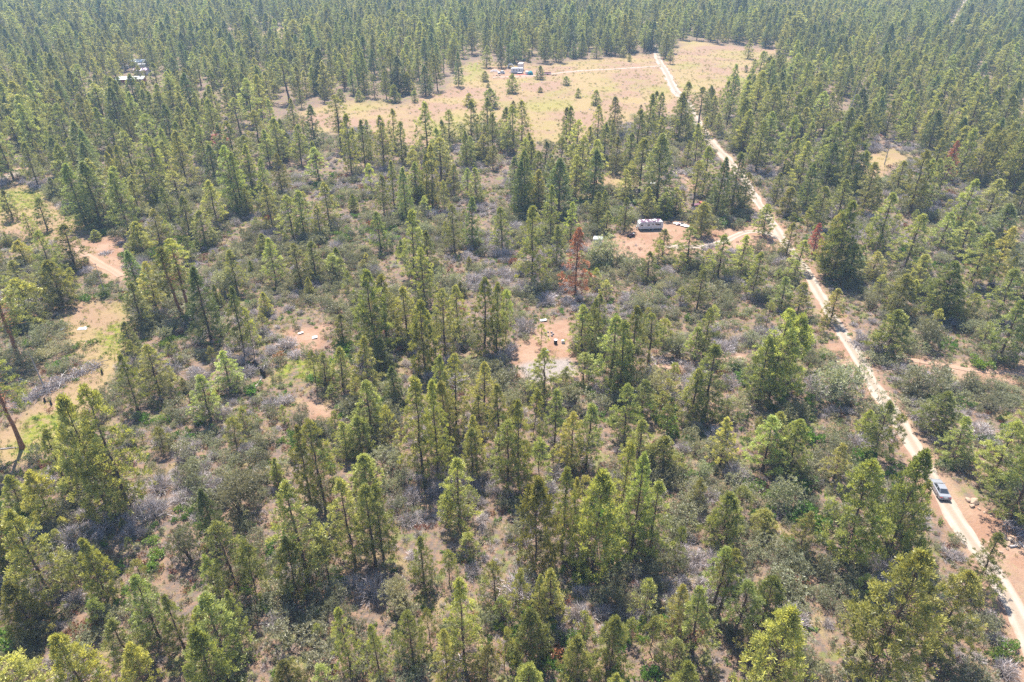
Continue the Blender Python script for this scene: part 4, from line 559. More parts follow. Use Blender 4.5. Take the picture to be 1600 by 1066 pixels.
def beside(x, y):
    q = min((math.hypot(x - t[1], y - t[2]), t[0], t[3]) for t in TREES if (t[1], t[2]) != (x, y))
    return '' if q[0] > 7.5 else 'beside ' + NEAR_WORDS.get(q[1], 'a dead tree').replace(' olive', ' tall' if q[2] > 14 else ' small' if q[2] < 8 else ' olive').replace('an small', 'a small').replace('an tall', 'a tall') + ' '
def plant_tree(k, x, y, H, W, i):
    if k == 'p' and H < 5.2: k = 'b'
    pr = PROTO[k][i % len(PROTO[k])]
    name, cat = CATN.get(k, ('pine_tree', 'pine'))
    if k == 'b' and H < 6.5: name, cat = 'young_pine', 'young pine'
    lo, hi = (.3, .6) if k in 'pdtrn' else (.4, 1.0)
    if k == 's': lo, hi = .3, .75
    W_ = min(max(W, H * lo * .85), H * hi * 1.1) * 1.14
    sx = W_ / pr['W']; sz = H / pr['H']
    if k in 'nx': sx = sz
    root = empty(name, (x, y, gzf(x, y)), rng.uniform(0, 6.28), (sx, sx, sz))
    root.rotation_euler = (rng.normal(0, .018), rng.normal(0, .018), rng.uniform(0, 6.28))
    tr = bpy.data.objects.new('trunk', pr['trunk']); link(tr, root)
    cr = bpy.data.objects.new('bare_branches' if k in 'nx' else 'crown', pr['crown']); link(cr, root)
    b = rng.uniform(.85, 1.2); yel = rng.uniform(0, 1)
    cr.color = (b * (.96 + .13 * yel), b * (1 + .03 * yel), b * (1 - .1 * yel), 1)
    if k == 't' and x < -60: tr.color = (2.2, 1.6, 1.3, 1)
    if k in 'nx': cr['kind'] = 'stuff'
    if k == 'o': cr.color = (1.35, 1.45, 1.2, 1)
    if k == 'r': cr.color = (1.3, 1.0, 1.0, 1)
    pl = place_words(x, y)
    bs = beside(x, y); lb = size_word(k, H) + stand_word(x, y) + FORM[k] + ' '
    tag(root, lb + (bs if len((lb + bs + pl).split()) <= 16 else '') + pl, cat, {'young_pine': 'young pines', 'tall_shrub': 'tall shrubs', 'dead_pine': 'dead red pines', 'snag': 'bare snags'}.get(name, 'pines') + ' ' + pl)
    return root
placed = []; extra_far = []
big = [(H / float(depth_of(x, y)), i) for i, (k, x, y, H, W) in enumerate(TREES) if k in 'pwdt' or (k == 'b' and H >= 6.5)]
small_ones = {i for _, i in sorted(big, reverse=True)[300:]}
for i, (k, x, y, H, W) in enumerate(TREES):
    placed.append((x, y, W))
    if i in small_ones: extra_far.append((k, x, y, H, W))
    else: plant_tree(k, x, y, H, W, i * 7 + i // 5)
PX = np.array([p[0] for p in placed]); PY = np.array([p[1] for p in placed]); PW = np.array([p[2] for p in placed])
def clear_of_placed(x, y, k=.45, m=.6):
    ok = np.ones(x.shape, bool)
    for a, b, w in placed: ok &= np.hypot(x - a, y - b) > w * k + m
    return ok
def poisson(xs, ys, rad):
    """keep points at least rad[i] apart (grid buckets)"""
    cell = float(rad.max()); g = {}; keep = []
    for i in range(len(xs)):
        cx, cy_ = int(xs[i] // cell), int(ys[i] // cell); ok = True
        for a in (-1, 0, 1):
            for b in (-1, 0, 1):
                for j in g.get((cx + a, cy_ + b), ()):
                    if (xs[i] - xs[j]) ** 2 + (ys[i] - ys[j]) ** 2 < rad[i] ** 2: ok = False; break
                if not ok: break
            if not ok: break
        if ok: g.setdefault((cx, cy_), []).append(i); keep.append(i)
    return np.array(keep, int)
def rand_ground(n, y0, y1):
    y = rng.uniform(y0, y1, n); half = (y * CP + CAM_H * SP) / FX * 1.14
    hm = ((y1 * CP) + CAM_H * SP) / FX * 1.14; x = rng.uniform(-hm, hm, n); k = np.abs(x) < half
    x, y = x[k], y[k]; v = in_view(x, y, 1.14, 1.3); return x[v], y[v]
OBST = []   # (x, y, r) keep clear of plants, filled from KEEP
OBST += KEEP
for a_ in SLASH: OBST += [(px_, py_, a_[1] * .55) for px_, py_ in a_[0]]
def clear_obst(x, y):
    ok = np.ones(x.shape, bool)
    for a, b, r_ in OBST: ok &= np.hypot(x - a, y - b) > r_
    return ok

# instanced masses ("stuff"): one object each, points + Instance on Points
def instancer(name, label, pts, rots, scl, vid, variants, tilt=None):
    n = len(pts); me = bpy.data.meshes.new(name); me.vertices.add(n); me.vertices.foreach_set('co', np.asarray(pts, np.float32).ravel())
    a = me.attributes.new('vid', 'INT', 'POINT'); a.data.foreach_set('value', len(variants) - 1 - np.asarray(vid, np.int32))   # joined instances come out last-first
    a = me.attributes.new('rot', 'FLOAT_VECTOR', 'POINT'); a.data.foreach_set('vector', np.asarray(rots, np.float32).ravel())
    a = me.attributes.new('scl', 'FLOAT_VECTOR', 'POINT'); a.data.foreach_set('vector', np.asarray(scl, np.float32).ravel())
    me.update(); ob = link(bpy.data.objects.new(name, me)); tag(ob, label, None, None, 'stuff')
    ng = bpy.data.node_groups.new(name, 'GeometryNodeTree'); ng.interface.new_socket('Geometry', in_out='INPUT', socket_type='NodeSocketGeometry'); ng.interface.new_socket('Geometry', in_out='OUTPUT', socket_type='NodeSocketGeometry')
    N, L = ng.nodes, ng.links
    gi = N.new('NodeGroupInput'); go = N.new('NodeGroupOutput'); ip = N.new('GeometryNodeInstanceOnPoints'); jn = N.new('GeometryNodeJoinGeometry')
    for v in variants:
        jj = N.new('GeometryNodeJoinGeometry')
        for src in v:
            oi = N.new('GeometryNodeObjectInfo'); oi.transform_space = 'ORIGINAL'; oi.inputs['Object'].default_value = src; L.new(oi.outputs['Geometry'], jj.inputs[0])
        g2 = N.new('GeometryNodeGeometryToInstance'); L.new(jj.outputs[0], g2.inputs[0]); L.new(g2.outputs[0], jn.inputs[0])
    def na(nm, typ):
        q = N.new('GeometryNodeInputNamedAttribute'); q.data_type = typ; q.inputs['Name'].default_value = nm; return q.outputs['Attribute']
    er = N.new('FunctionNodeEulerToRotation'); L.new(na('rot', 'FLOAT_VECTOR'), er.inputs[0])
    L.new(gi.outputs[0], ip.inputs['Points']); L.new(jn.outputs[0], ip.inputs['Instance']); ip.inputs['Pick Instance'].default_value = True
    L.new(na('vid', 'INT'), ip.inputs['Instance Index']); L.new(er.outputs[0], ip.inputs['Rotation']); L.new(na('scl', 'FLOAT_VECTOR'), ip.inputs['Scale']); L.new(ip.outputs[0], go.inputs[0])
    md = ob.modifiers.new('scatter', 'NODES'); md.node_group = ng; return ob
def first_with(mesh): 
    for o in bpy.data.objects:
        if o.type == 'MESH' and o.data == mesh: return o

# ---- the far forest: beyond the individually built trees
fx_, fy_ = rand_ground(90000, 205, 1080)
zf = zone_masks(fx_, fy_)
dens = .35 + .65 * smooth(.3, .55, fbm(fx_, fy_, 45, 8))
depth_f = smooth(205, 330, fy_)
sideR = np.interp(fy_, [p[1] for p in MAIN_ROAD], [p[0] for p in MAIN_ROAD]) + 6 < fx_
keep = (zf['open'] < .12) & clear_of_placed(fx_, fy_, .5, 1.2) & clear_obst(fx_, fy_)
keep &= rng.random(len(fx_)) < np.where(fy_ > 330, 1, np.where(sideR | (fx_ < -110), .25 + .75 * depth_f, .1 + .3 * depth_f)) * dens
for kx, ky, kr, kp in THIN: keep &= ~((np.hypot(fx_ - kx, (fy_ - ky)) < kr) & (rng.random(len(fx_)) > kp))
fx_, fy_ = fx_[keep], fy_[keep]
sp_ = np.where(fy_ > 330, 5.6, 5.4) * rng.uniform(.8, 1.45, len(fx_))
kk = poisson(fx_, fy_, sp_); fx_, fy_ = fx_[kk], fy_[kk]; nf = len(fx_)
far_var = [('p', 0), ('p', 1), ('p', 2), ('p', 3), ('p', 5), ('d', 0), ('d', 1), ('b', 1), ('t', 0)]
pv = np.array([.18, .15, .14, .13, .15, .07, .06, .06, .06]); vid = rng.choice(len(far_var), nf, p=pv / pv.sum())
Hf = rng.normal(14.5, 3.2, nf).clip(6, 23) * np.where(fy_ > 480, 1.12, 1.0); Hf[vid == 7] *= .6
Wf = Hf * rng.uniform(.42, .6, nf)
if extra_far:
    kmap = {'p': [0, 1, 2, 3, 4], 'd': [5, 6], 'b': [7], 't': [8], 'w': [1]}
    ev = np.array([kmap[e[0]][q % len(kmap[e[0]])] for q, e in enumerate(extra_far)])
    fx_ = np.concatenate([fx_, [e[1] for e in extra_far]]); fy_ = np.concatenate([fy_, [e[2] for e in extra_far]]); vid = np.concatenate([vid, ev])
    Hf = np.concatenate([Hf, [e[3] for e in extra_far]]); Wf = np.concatenate([Wf, [min(max(e[4], e[3] * .28), e[3] * .7) * 1.18 for e in extra_far]]); nf = len(fx_)
scl = np.array([[Wf[i] / PROTO[far_var[v][0]][far_var[v][1]]['W']] * 2 + [Hf[i] / PROTO[far_var[v][0]][far_var[v][1]]['H']] for i, v in enumerate(vid)])
rots = np.stack([rng.normal(0, .02, nf), rng.normal(0, .02, nf), rng.uniform(0, 6.28, nf)], 1)
variants = [(first_with(PROTO[k][i]['trunk']), first_with(PROTO[k][i]['crown'])) for k, i in far_var]
variants = [v for v in variants]
instancer('pine_forest', 'distant continuous pine forest beyond the meadow and road', np.stack([fx_, fy_, gz(fx_, fy_) - .1], 1), rots, scl, vid, variants)
print('far trees', nf)

# ---- young pines dotted through the brush
yx, yy = rand_ground(1500, 48, 215); zz = zone_masks(yx, yy)
k = (zz['open'] < .15) & clear_of_placed(yx, yy, .42, .9) & clear_obst(yx, yy); yx, yy = yx[k], yy[k]
k = poisson(yx, yy, np.full(len(yx), 5.0))[:200]
for i, j in enumerate(k):
    H = float(rng.uniform(2.2, 6.5)); kd = 's' if rng.random() < .75 else 'b'
    plant_tree(kd, float(yx[j]), float(yy[j]), H, H * float(rng.uniform(.4, .62)), i * 3)

ux, uy = rand_ground(900, 80, 270); zz = zone_masks(ux, uy)
k = (zz['open'] < .1) & clear_of_placed(ux, uy, .42, 1.0) & clear_obst(ux, uy) & (fbm(ux, uy, 18, 31) > .47) & (seg_dist(ux, uy, MAIN_ROAD) > 5); ux, uy = ux[k], uy[k]
k = poisson(ux, uy, np.full(len(ux), 4.0))[:190]
for i, j in enumerate(k):
    H = float(rng.uniform(1.9, 4.4)); plant_tree('g', float(ux[j]), float(uy[j]), H, H * float(rng.uniform(.8, 1.15)), i)

# ---- shrubs
SH = {
 'sage': ('grey_green_shrub', 'rounded grey-green shrub', [shrub_proto(s, 1.6, 2.7, 230, 11, (.17, .02), 'sage') for s in (101, 102, 103, 104)]),
 'leaf': ('green_shrub', 'low bright green leafy shrub', [shrub_proto(s, .9, 1.8, 130, 8, (.18, .045), 'leaf', 1.0, 5, 6) for s in (111, 112, 113)]),
 'twig': ('dry_shrub', 'dry leafless grey twiggy shrub', [twig_proto(s) for s in (121, 122, 123)]),
 'rust': ('rusty_shrub', 'low shrub with rust-brown leaves', [shrub_proto(s, 1.0, 1.8, 100, 6, (.16, .05), 'rust') for s in (131, 132)]),
}
sx_, sy_ = rand_ground(75000, 44, 330); zs = zone_masks(sx_, sy_)
br = fbm(sx_, sy_, 18, 31); near_road = seg_dist(sx_, sy_, MAIN_ROAD)
pk = np.clip(.3 + 3.4 * (br - .385), .08, 1) * (1 - zs['open']) * (1 - .75 * zs['green'])
pk *= np.where(sy_ > 230, .6, 1)
k = (rng.random(len(sx_)) < pk) & (near_road > 3.0) & clear_obst(sx_, sy_) & clear_of_placed(sx_, sy_, .0, .5)
sx_, sy_ = sx_[k], sy_[k]
k = poisson(sx_, sy_, rng.uniform(.9, 2.2, len(sx_))); sx_, sy_ = sx_[k], sy_[k]
kn = fbm(sx_, sy_, 11, 51); gn = fbm(sx_, sy_, 13, 61); rr = rng.random(len(sx_))
kinds = np.where(rr < .02, 'rust', np.where(gn + .25 * (rr - .5) > .53 + .001 * sy_, 'leaf', np.where(kn + .35 * (rr - .5) > .505, 'twig', 'sage')))
for kd, (name, words, meshes) in SH.items():
    idx = np.where(kinds == kd)[0]
    s = rng.gamma(6, .18, len(idx)).clip(.5, 2.2)
    if kd == 'leaf': s *= .85
    size = s / depth_of(sx_[idx], sy_[idx]); vis = in_view(sx_[idx], sy_[idx], 1.0, 1.0)
    order = np.argsort(-(size * np.where(vis, 1, .01))); n_ind = 280
    reps = []
    for q, o_ in enumerate(order[:n_ind]):
        i = idx[o_]; x, y = float(sx_[i]), float(sy_[i]); me = meshes[q % len(meshes)]
        ob = link(bpy.data.objects.new(name, me)); ob.location = (x, y, gzf(x, y)); f = float(s[o_])
        ob.scale = (f * rng.uniform(.85, 1.2), f * rng.uniform(.85, 1.2), f * rng.uniform(.8, 1.25)); ob.rotation_euler = (0, 0, rng.uniform(0, 6.28))
        pl = place_words(x, y)
        dd = np.hypot(PX - x, PY - y); j_ = int(np.argmin(dd)); nk = TREES[j_][0]
        rel = (('under ' if dd[j_] < PW[j_] * .5 + .3 else 'beside ') + {'p': 'an olive pine', 'b': 'a bushy pine', 'w': 'an old pine', 'd': 'a dark conifer', 't': 'a bare-trunked pine', 's': 'a thin young pine', 'g': 'a tall shrub'}.get(nk, 'a dead tree') + ' ') if dd[j_] < 4 else 'clear of trees '
        tag(ob, ('large ' if f > 1.25 else 'small ' if f < .75 else '') + words + ' ' + (rel if len((words + rel + pl).split()) <= 14 else '') + pl, 'shrub', name.replace('_', ' ') + 's ' + pl)
        if q < len(meshes): reps.append(ob)
    rest = order[n_ind:]
    if len(rest) > 5:
        i = idx[rest]; f = s[rest]; n = len(rest)
        instancer(name + '_cover', words.replace('shrub', 'brush').replace('rounded ', '') + ' spread between the farther trees', np.stack([sx_[i], sy_[i], gz(sx_[i], sy_[i])], 1),
                  np.stack([np.zeros(n), np.zeros(n), rng.uniform(0, 6.28, n)], 1), np.stack([f, f, f * rng.uniform(.8, 1.25, n)], 1), rng.integers(0, len(reps), n), [(o,) for o in reps])
    print(kd, len(idx))

# ---- grass tufts and herbs (uncountable)
def cover(name, label, protos, n, y0, y1, pfun, s0, s1, src=None):
    x, y = rand_ground(n, y0, y1); z = zone_masks(x, y); p = pfun(x, y, z); k = (rng.random(len(x)) < p) & clear_obst(x, y)
    k &= np.min([seg_dist(x, y, pts) - w * .5 for _, w, pts in ROADS], 0) > .3
    x, y = x[k], y[k]; n = len(x); s = rng.uniform(s0, s1, n)
    srcs = []
    for me in protos:                      # one real tuft of each sort stands at the first points
        o = link(bpy.data.objects.new('grass_tuft' if 'grass' in name else 'herb_clump', me)); i = len(srcs); o.location = (x[i], y[i], gzf(x[i], y[i])); o.scale = (s[i],) * 3
        if src: o.name = src[0]
        tag(o, src[1] + ' ' + place_words(x[i], y[i]), src[2], 'single ' + src[2] + 's') if src else tag(o, ('small straw grass tuft ' if 'grass' in name else 'small green herb clump ') + place_words(x[i], y[i]), 'grass' if 'grass' in name else 'herb', 'single tufts' if 'grass' in name else 'single herbs'); srcs.append(o)
    m = len(srcs); x, y, s = x[m:], y[m:], s[m:]; n = len(x)
    instancer(name, label, np.stack([x, y, gz(x, y)], 1), np.stack([np.zeros(n), np.zeros(n), rng.uniform(0, 6.28, n)], 1), np.stack([s, s, s], 1), rng.integers(0, m, n), [(o,) for o in srcs])
    print(name, n)
cover('dry_grass', 'straw coloured grass tufts on the ground', [tuft_proto(s, 16, .34, .4, .03, 'grass') for s in (201, 202, 203)], 90000, 44, 240,
      lambda x, y, z: (.25 + .6 * fbm(x, y, 7, 71)) * (1 - .75 * z['soil']) * (1 - z['gravel']), .6, 1.5)
cover('green_herbs', 'low green herbs covering patches of ground', [tuft_proto(s, 18, .3, .55, .06, 'herb') for s in (211, 212, 213)], 45000, 44, 240,
      lambda x, y, z: np.clip(smooth(.46, .62, fbm(x, y, 9, 81)) * .8 + z['green'] * .8, 0, 1) * (1 - .9 * z['soil']) * (1 - z['gravel']), .5, 1.6)
cover('low_brush', 'low mixed brush and dead stalks carpeting the woodland floor',
      [twig_proto(s, .55, 1.0, 40) for s in (241, 242)] + [shrub_proto(s, .5, 1.0, 34, 6, (.14, .03), 'sage', .9, 3, 3) for s in (243, 244)] + [shrub_proto(245, .42, .9, 34, 6, (.15, .036), 'leaf', .9, 3, 3), shrub_proto(246, .45, .9, 30, 6, (.14, .03), 'rust', .9, 3, 3)], 60000, 44, 260,
      lambda x, y, z: np.clip(.3 + 1.5 * (fbm(x, y, 8, 95) - .33), .12, .85) * (1 - .93 * z['open']), .5, 1.4, ('small_shrub', 'knee-high brush clump', 'small shrub'))
cover('meadow_grass', 'straw grass clumps dotted over the dry meadow', [tuft_proto(s, 18, .4, .7, .05, 'grass') for s in (221, 222)], 26000, 240, 520,
      lambda x, y, z: .7 * z['meadow'] * (.4 + .6 * fbm(x, y, 20, 91)), .7, 1.8)

# ------------------------------------------------------------------ meadow boulders and dark tufts
def rock_mesh(seed, m='rock', sub=2):
    bm = bmesh.new(); bmesh.ops.create_icosphere(bm, subdivisions=sub, radius=.5); r = random.Random(seed)
    pl = [(Vector((r.gauss(0, 1), r.gauss(0, 1), r.gauss(0, 1))).normalized(), r.uniform(.28, .44)) for _ in range(9)]
    for v in bm.verts:
        for nrm, d in pl:
            e = v.co.dot(nrm) - d
            if e > 0: v.co -= nrm * e
        v.co.z *= .75; v.co *= 1 + r.uniform(-.04, .04)
    me = bpy.data.meshes.new('rock'); bm.to_mesh(me); bm.free(); me.materials.append(M[m]); return me
RK = [rock_mesh(s) for s in range(4)]; RG = [rock_mesh(s + 9, 'greyrock') for s in range(4)]
def rock(x, y, s, label, group, meshes=RK, i=0, zoff=.12, h=1.0):
    o = link(bpy.data.objects.new('boulder', meshes[i % len(meshes)])); o.location = (x, y, gzf(x, y) + zoff * s); o.scale = (s * 1.15, s, s * h); o.rotation_euler = (0, 0, i * 1.7)
    tag(o, label, 'rock', group); return o
for i, (x, y, s) in enumerate(ROCKS_VERGE): rock(x, y, s, ('largest rounded ' if i == 0 else '') + 'tan sandstone boulder on bare soil beside the dirt road', 'boulders beside the road', RK, i)
for i, (x, y, s) in enumerate(ROCKS_PILE): rock(x, y, s, 'broken tan rock in the heap on the bare road bank', 'rocks heaped on the road bank', RK, i, .2)
mx, my = rand_ground(5000, 250, 470); zr = zone_masks(mx, my); k = (zr['meadow'] > .9) & clear_obst(mx, my) & (fbm(mx, my, 25, 15) > .46); mx, my = mx[k][:190], my[k][:190]
for i in range(len(mx)): rock(float(mx[i]), float(my[i]), float(rng.uniform(.35, .9)), 'small dark stone scattered in the dry meadow grass', 'stones in the meadow', RG, i)
for i, (x, y, s) in enumerate(OUTCROP):
    rock(x, y, s, 'dark grey rock slab of the outcrop in the far forest', 'far rock outcrop', RG, i, .1, .8)

# ------------------------------------------------------------------ fallen logs and slash
def log(x0, y0, x1, y1, r0, r1, label, m='deadwood', lift=0.0, group=None):
    L = math.hypot(x1 - x0, y1 - y0); n = 5; b = MB(); rr_ = random.Random(int(x0 * 7 + y0))
    pts = [((L * i / n), rr_.uniform(-.06, .06) * L / 6, rr_.uniform(-.02, .05) + (r0 + (r1 - r0) * i / n) * .8 + lift * i / n) for i in range(n + 1)]
    root = empty('fallen_log', (x0, y0, gzf(x0, y0)), math.atan2(y1 - y0, x1 - x0))
    b.tube(pts, [r0 + (r1 - r0) * i / n for i in range(n + 1)], 8); b.build('stem', m, root)
    for i in range(5):
        t = rr_.uniform(.35, .95); a = rr_.uniform(.5, 2.6); q = MB(); l = rr_.uniform(.4, 1.1)
        q.tube([(L * t, 0, r0 * .8), (L * t + .3 * l, math.cos(a) * l, r0 * .8 + abs(math.sin(a)) * l)], [.05, .015], 4); q.build('branch_stub', m, root)
    tag(root, label, 'log', group)
for a in LOGS: log(*a)
def slash_pile(pts, w, h, n, label, m='twig', seed=0):
    r = np.random.default_rng(seed); path = resample(pts, .5); V = []; T = []
    x0, y0 = path[0]
    for i in range(n):
        cx, cy_ = path[r.integers(len(path))]; p = np.array([cx - x0 + r.normal(0, w * .3), cy_ - y0 + r.normal(0, w * .3), abs(r.normal(0, h * .4)) + .05])
        d = unit(np.array([r.normal(), r.normal(), r.normal(0, .3)])); L = r.uniform(.5, 2.2); s = unit(np.cross(d, r.normal(size=3))) * r.uniform(.02, .06); s2 = unit(np.cross(d, s)) * np.linalg.norm(s)
        a, b = p - d * L / 2, p + d * L / 2; a[2] = max(a[2], .02); b[2] = max(b[2], .02); t = r.uniform(0, 1)
        for q in (s, s2): V += [a + q, a - q, b - q * .5, a + q, b - q * .5, b + q * .5]; T += [t] * 6
    me = tri_mesh('slash', np.array(V), np.array(T), M[m]); o = link(bpy.data.objects.new('slash_pile', me)); o.location = (x0, y0, gzf(x0, y0)); tag(o, label, 'slash pile', None, 'stuff')
for i, a in enumerate(SLASH): slash_pile(*a, seed=300 + i)

# ------------------------------------------------------------------ vehicles, trailers, camp things
def sedan(loc, rz, label):
    r = empty('car', loc, rz); tag(r, label, 'car')
    prof = [(-2.28, .34), (-2.33, .55), (-2.31, .80), (-2.2, .93), (-1.5, .98), (.95, .97), (1.75, .88), (2.15, .74), (2.28, .55), (2.26, .32), (1.75, .22), (-1.8, .24)]
    b = MB(); n = len(prof)
    rows = [(-.87, .93, .9), (-.885, 1, 1.), (-.80, 1, 1.02), (.80, 1, 1.02), (.885, 1, 1.), (.87, .93, .9)]
    for y, kx, kz in ((-.88, .965, .93), (-.80, 1.0, 1.0), (.80, 1.0, 1.0), (.88, .965, .93)):
        b.v += [(x * kx, y, z if z < .5 else z * (kz * .5 + .5) if z < .7 else z * kz) for x, z in prof]
    for s in range(3): b.f += [(s * n + (i + 1) % n, s * n + i, (s + 1) * n + i, (s + 1) * n + (i + 1) % n) for i in range(n)]
    b.f += [tuple(range(n)), tuple(range(4 * n - 1, 3 * n - 1, -1))]
    body = b.build('body', 'silver', r, smooth_=False)
    # cabin: glass house with roof and pillars
    base = [(-1.62, -.74), (1.0, -.74), (1.0, .74), (-1.62, .74)]; top = [(-.92, -.58), (.22, -.58), (.22, .58), (-.92, .58)]
    g = MB(); g.v = [(x, y, .965) for x, y in base] + [(x, y, 1.38) for x, y in top]; g.f = [(0, 1, 5, 4), (1, 2, 6, 5), (2, 3, 7, 6), (3, 0, 4, 7), (4, 5, 6, 7)]
    cab = g.build('cabin', 'silver', r)
    q = MB(); q.box((-.35, 0, 1.405), (1.26, 1.2, .055), 0, (.93, .93)); q.build('roof', 'silver', r, .02)
    def pane(name, a, b_, c, d, off):
        A = [Vector(p) for p in (a, b_, c, d)]; nrm = (A[1] - A[0]).cross(A[3] - A[0]).normalized() * off
        cen = sum(A, Vector()) / 4; w = MB(); V_ = [cen + (p - cen) * .88 + nrm for p in A] + [cen + (p - cen) * .88 - nrm * .3 for p in A]
        w.v = [tuple(p) for p in V_]; w.f = [(0, 1, 2, 3), (7, 6, 5, 4), (0, 4, 5, 1), (1, 5, 6, 2), (2, 6, 7, 3), (3, 7, 4, 0)]; return w.build(name, 'glass', r)
    gv = g.v
    pane('rear_window', gv[3], gv[0], gv[4], gv[7], .012); pane('windscreen', gv[1], gv[2], gv[6], gv[5], .012)
    for sgn, (i0, i1, t1, t0) in ((-1, (0, 1, 5, 4)), (1, (2, 3, 7, 6))):
        A = [Vector(gv[i]) for i in (i0, i1, t1, t0)]
        m0 = (A[0] + A[1]) / 2; m1 = (A[2] + A[3]) / 2; d0 = (A[1] - A[0]) * .02; d1 = (A[2] - A[3]) * .02
        pane('side_window', A[0], m0 - d0, m1 - d1, A[3], .012); pane('side_window', m0 + d0, A[1], A[2], m1 + d1, .012)
        y = .89 * sgn
        for x in (-.55, .45): MB().box((x, y, .78), (.2, .03, .035)).build('door_handle', 'bumper', r)
        MB().box((.95, .98 * sgn, 1.0), (.16, .18, .12)).build('wing_mirror', 'silver', r, .02)
        MB().box((-.05, .888 * sgn, .52), (2.6, .02, .07)).build('side_moulding', 'bumper', r)
    MB().box((-2.335, 0, .5), (.14, 1.72, .2)).build('rear_bumper', 'bumper', r, .03); MB().box((2.27, 0, .45), (.14, 1.7, .2)).build('front_bumper', 'bumper', r, .03)
    for s in (-1, 1):
        MB().box((-2.31, .66 * s, .76), (.06, .36, .14)).build('tail_light', 'red', r, .01); MB().box((2.2, .62 * s, .66), (.08, .36, .13)).build('headlight', 'glass', r, .01)
        for x in (-1.38, 1.4):
            w = MB().wheel(x, .80 * s, .31, .31, .2).build('wheel', 'black', r); MB().wheel(x, .905 * s, .31, .19, .02).build('rim', 'steel', w)
    MB().box((-2.345, 0, .74), (.02, .5, .12)).build('licence_plate', 'plate', r)
    return r
def trailer(loc, rz, label, L=7.0, H=2.55, W=2.4, wins=(), door=1.2, roof='roofdirty', stripe='bluetrim', wheels=(-.4, .45)):
    r = empty('travel_trailer', loc, rz); tag(r, label, 'trailer')
    f = .55; h = L / 2
    MB().prof([(-h + .15, f), (-h, f + .5), (-h + .1, H - .35), (-h + .45, H), (h - .25, H), (h, H - .3), (h, f + .2), (h - .2, f)], -W / 2, W / 2).build('body', 'white', r, .03)
    ro = MB(); ro.box((.1, 0, H + .03), (L - .75, W - .1, .06)); rf = ro.build('roof', roof, r)
    for i, x in enumerate((-h * .55, .05, h * .5)): MB().box((x, .2 * (-1) ** i, H + .12), (.42, .42, .13)).build('roof_vent', 'white', rf, .02)
    MB().box((.9, -.3, H + .18), (.8, .65, .26)).build('roof_air_conditioner', 'cream', rf, .05)
    MB().box((0, -W / 2 - .006, f + .42), (L - .3, .014, .12)).build('stripe', stripe, r); MB().box((0, -W / 2 - .006, H - .3), (L - .6, .014, .07)).build('stripe', 'maroon', r)
    for x, z, w, hh in wins:
        wd = MB().box((x, -W / 2 - .012, z), (w, .03, hh)).build('window', 'steel', r); MB().box((x, -W / 2 - .03, z), (w - .12, .015, hh - .12)).build('pane', 'glass', wd)
    if door is not None:
        d = MB().box((door, -W / 2 - .015, f + .95), (.68, .035, 1.8)).build('door', 'white', r); MB().box((door, -W / 2 - .04, f + 1.35), (.4, .015, .5)).build('pane', 'glass', d); MB().box((door + .26, -W / 2 - .05, f + .9), (.06, .04, .14)).build('handle', 'steel', d)
        st = MB(); st.box((door, -W / 2 - .3, .36), (.62, .3, .05)); st.box((door, -W / 2 - .5, .18), (.62, .3, .05)); st.box((door - .29, -W / 2 - .4, .2), (.04, .5, .36)); st.box((door + .29, -W / 2 - .4, .2), (.04, .5, .36)); st.build('step', 'steel', r)
    for s in (-1, 1):
        for x in wheels:
            w = MB().wheel(x, (W / 2 - .14) * s, .34, .34, .22).build('wheel', 'black', r); MB().wheel(x, (W / 2 - .02) * s, .34, .2, .02).build('rim', 'steel', w)
    c = MB(); c.box((0, 0, f - .1), (L - .4, W - .5, .14)); c.build('chassis', 'black', r)
    t = MB(); t.tube([(-h + .2, -.6, f - .08), (-h - 1.1, 0, f - .08)], .05, 6); t.tube([(-h + .2, .6, f - .08), (-h - 1.1, 0, f - .08)], .05, 6); t.tube([(-h - 1.0, 0, 0), (-h - 1.0, 0, f)], .04, 6); t.build('tow_bar', 'steel', r)
    for s in (-1, 1): MB().tube([(-h - .35, .2 * s, f), (-h - .35, .2 * s, f + .15), (-h - .35, .2 * s, f + .52), (-h - .35, .2 * s, f + .6)], [.12, .16, .16, .06], 10).build('gas_bottle', 'white', r)
    return r
cx, cyy, crz = CAR; sedan((cx, cyy, gzf(cx, cyy) + .09), crz, 'silver four-door sedan driving along the pale dirt road')
x, y, a = TRAILER_NEAR
trailer((x, y, gzf(x, y) + .02), a, 'white travel trailer with peeling stained roof in the red soil clearing', 7.3, 2.6, 2.4, ((-2.75, 1.75, .75, .5), (.0 - .75, 1.75, .7, .5), (2.25, 1.8, 1.5, .55), (1.35, 2.0, .35, .4)), .55)
x, y, a = TRAILER_FAR
trailer((x, y, gzf(x, y) + .02), a, 'white camper trailer parked at the meadow camp', 7.2, 3.0, 2.5, ((-2.0, 2.0, .9, .7), (-.3, 2.0, .9, .7), (1.3, 2.0, .9, .7)), 2.6, 'white')
x, y, a = SHED
def shed(x, y, a):
    r = empty('shed', (x, y, gzf(x, y)), a); tag(r, 'small white box shed at the edge of the trailer clearing', 'shed')
    MB().box((0, 0, 1.05), (2.3, 2.0, 2.1)).build('wall', 'white', r)
    MB().box((0, 0, 2.18), (2.6, 2.3, .1), 0, (1, 1), .04).build('roof', 'metalroof', r)
    d = MB().box((-.3, -1.015, .95), (.8, .04, 1.8)).build('door', 'cream', r); MB().box((.0, -1.05, .95), (.06, .04, .12)).build('handle', 'steel', d)
shed(x, y, a)
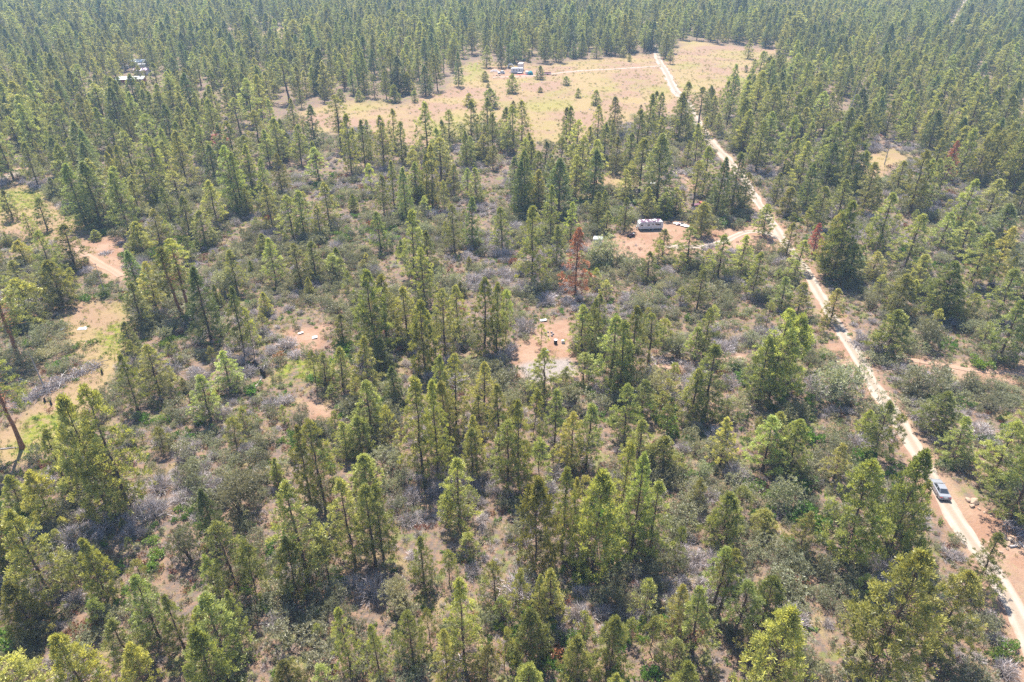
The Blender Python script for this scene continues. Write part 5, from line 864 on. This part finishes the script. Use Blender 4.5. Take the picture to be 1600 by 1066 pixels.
def junk(name, x, y, rz, label, cat, parts, group=None):
    """parts: (part name, material, kind, args)"""
    r = empty(name, (x, y, gzf(x, y)), rz); tag(r, label, cat, group)
    for pn, m, kind, *a in parts:
        b = MB(); getattr(b, kind)(*a); b.build(pn, m, r, .03 if kind == 'box' and min(a[1]) > .12 else 0)
    return r
for args in THINGS: junk(*args)
def house(x, y, rz, L, W, H, rise, label, wall, roof, name='house'):
    r = empty(name, (x, y, gzf(x, y)), rz); tag(r, label, 'building')
    b = MB(); b.v = [(-L/2, -W/2, 0), (L/2, -W/2, 0), (L/2, W/2, 0), (-L/2, W/2, 0), (-L/2, -W/2, H), (L/2, -W/2, H), (L/2, W/2, H), (-L/2, W/2, H), (-L/2, 0, H + rise), (L/2, 0, H + rise)]
    b.f = [(0, 1, 5, 4), (2, 3, 7, 6), (1, 2, 6, 9, 5), (3, 0, 4, 8, 7), (3, 2, 1, 0)]; b.build('wall', wall, r)
    o = .4; s = rise / (W / 2)
    q = MB(); q.v = [(-L/2 - o, -W/2 - o, H - o * s + .02), (L/2 + o, -W/2 - o, H - o * s + .02), (L/2 + o, 0, H + rise + .02), (-L/2 - o, 0, H + rise + .02), (L/2 + o, W/2 + o, H - o * s + .02), (-L/2 - o, W/2 + o, H - o * s + .02)]
    nb = len(q.v); q.v += [(a, b_, c + .12) for a, b_, c in q.v]; 
    q.f = [(0, 1, 2, 3), (3, 2, 4, 5)][::-1] + [(nb, nb + 1, nb + 2, nb + 3), (nb + 3, nb + 2, nb + 4, nb + 5), (0, 1, nb + 1, nb), (1, 2, nb + 2, nb + 1), (2, 4, nb + 4, nb + 2), (4, 5, nb + 5, nb + 4), (5, 3, nb + 3, nb + 5), (3, 0, nb, nb + 3)]
    q.build('roof', roof, r)
    n = max(2, int(L / 3.5))
    for i in range(n):
        xx = -L/2 + L * (i + .5) / n
        if i == n // 2: d = MB().box((xx, -W/2 - .02, 1.05), (.95, .06, 2.05)).build('door', 'wood', r); MB().box((xx + .35, -W/2 - .07, 1.0), (.06, .05, .12)).build('handle', 'steel', d)
        else: w = MB().box((xx, -W/2 - .02, 1.5), (1.2, .06, 1.0)).build('window', 'white', r); MB().box((xx, -W/2 - .055, 1.5), (1.02, .03, .82)).build('pane', 'glass', w)
for a in HOUSES: house(*a)

# ------------------------------------------------------------------ air
hz = bpy.data.materials.new('thin_air'); hz.use_nodes = True; hz.node_tree.nodes.clear()
pv_ = hz.node_tree.nodes.new('ShaderNodeVolumePrincipled'); ho = hz.node_tree.nodes.new('ShaderNodeOutputMaterial')
pv_.inputs['Color'].default_value = (.5, .72, 1, 1); pv_.inputs['Density'].default_value = HAZE_DENSITY; pv_.inputs['Anisotropy'].default_value = 0
hz.node_tree.links.new(pv_.outputs[0], ho.inputs['Volume'])
hb = MB(); hb.box((0, 2400, 41.5), (7400, 6000, 89)); hob = hb.build('haze', hz); tag(hob, 'thin bluish air over the whole valley', None, None, 'stuff')
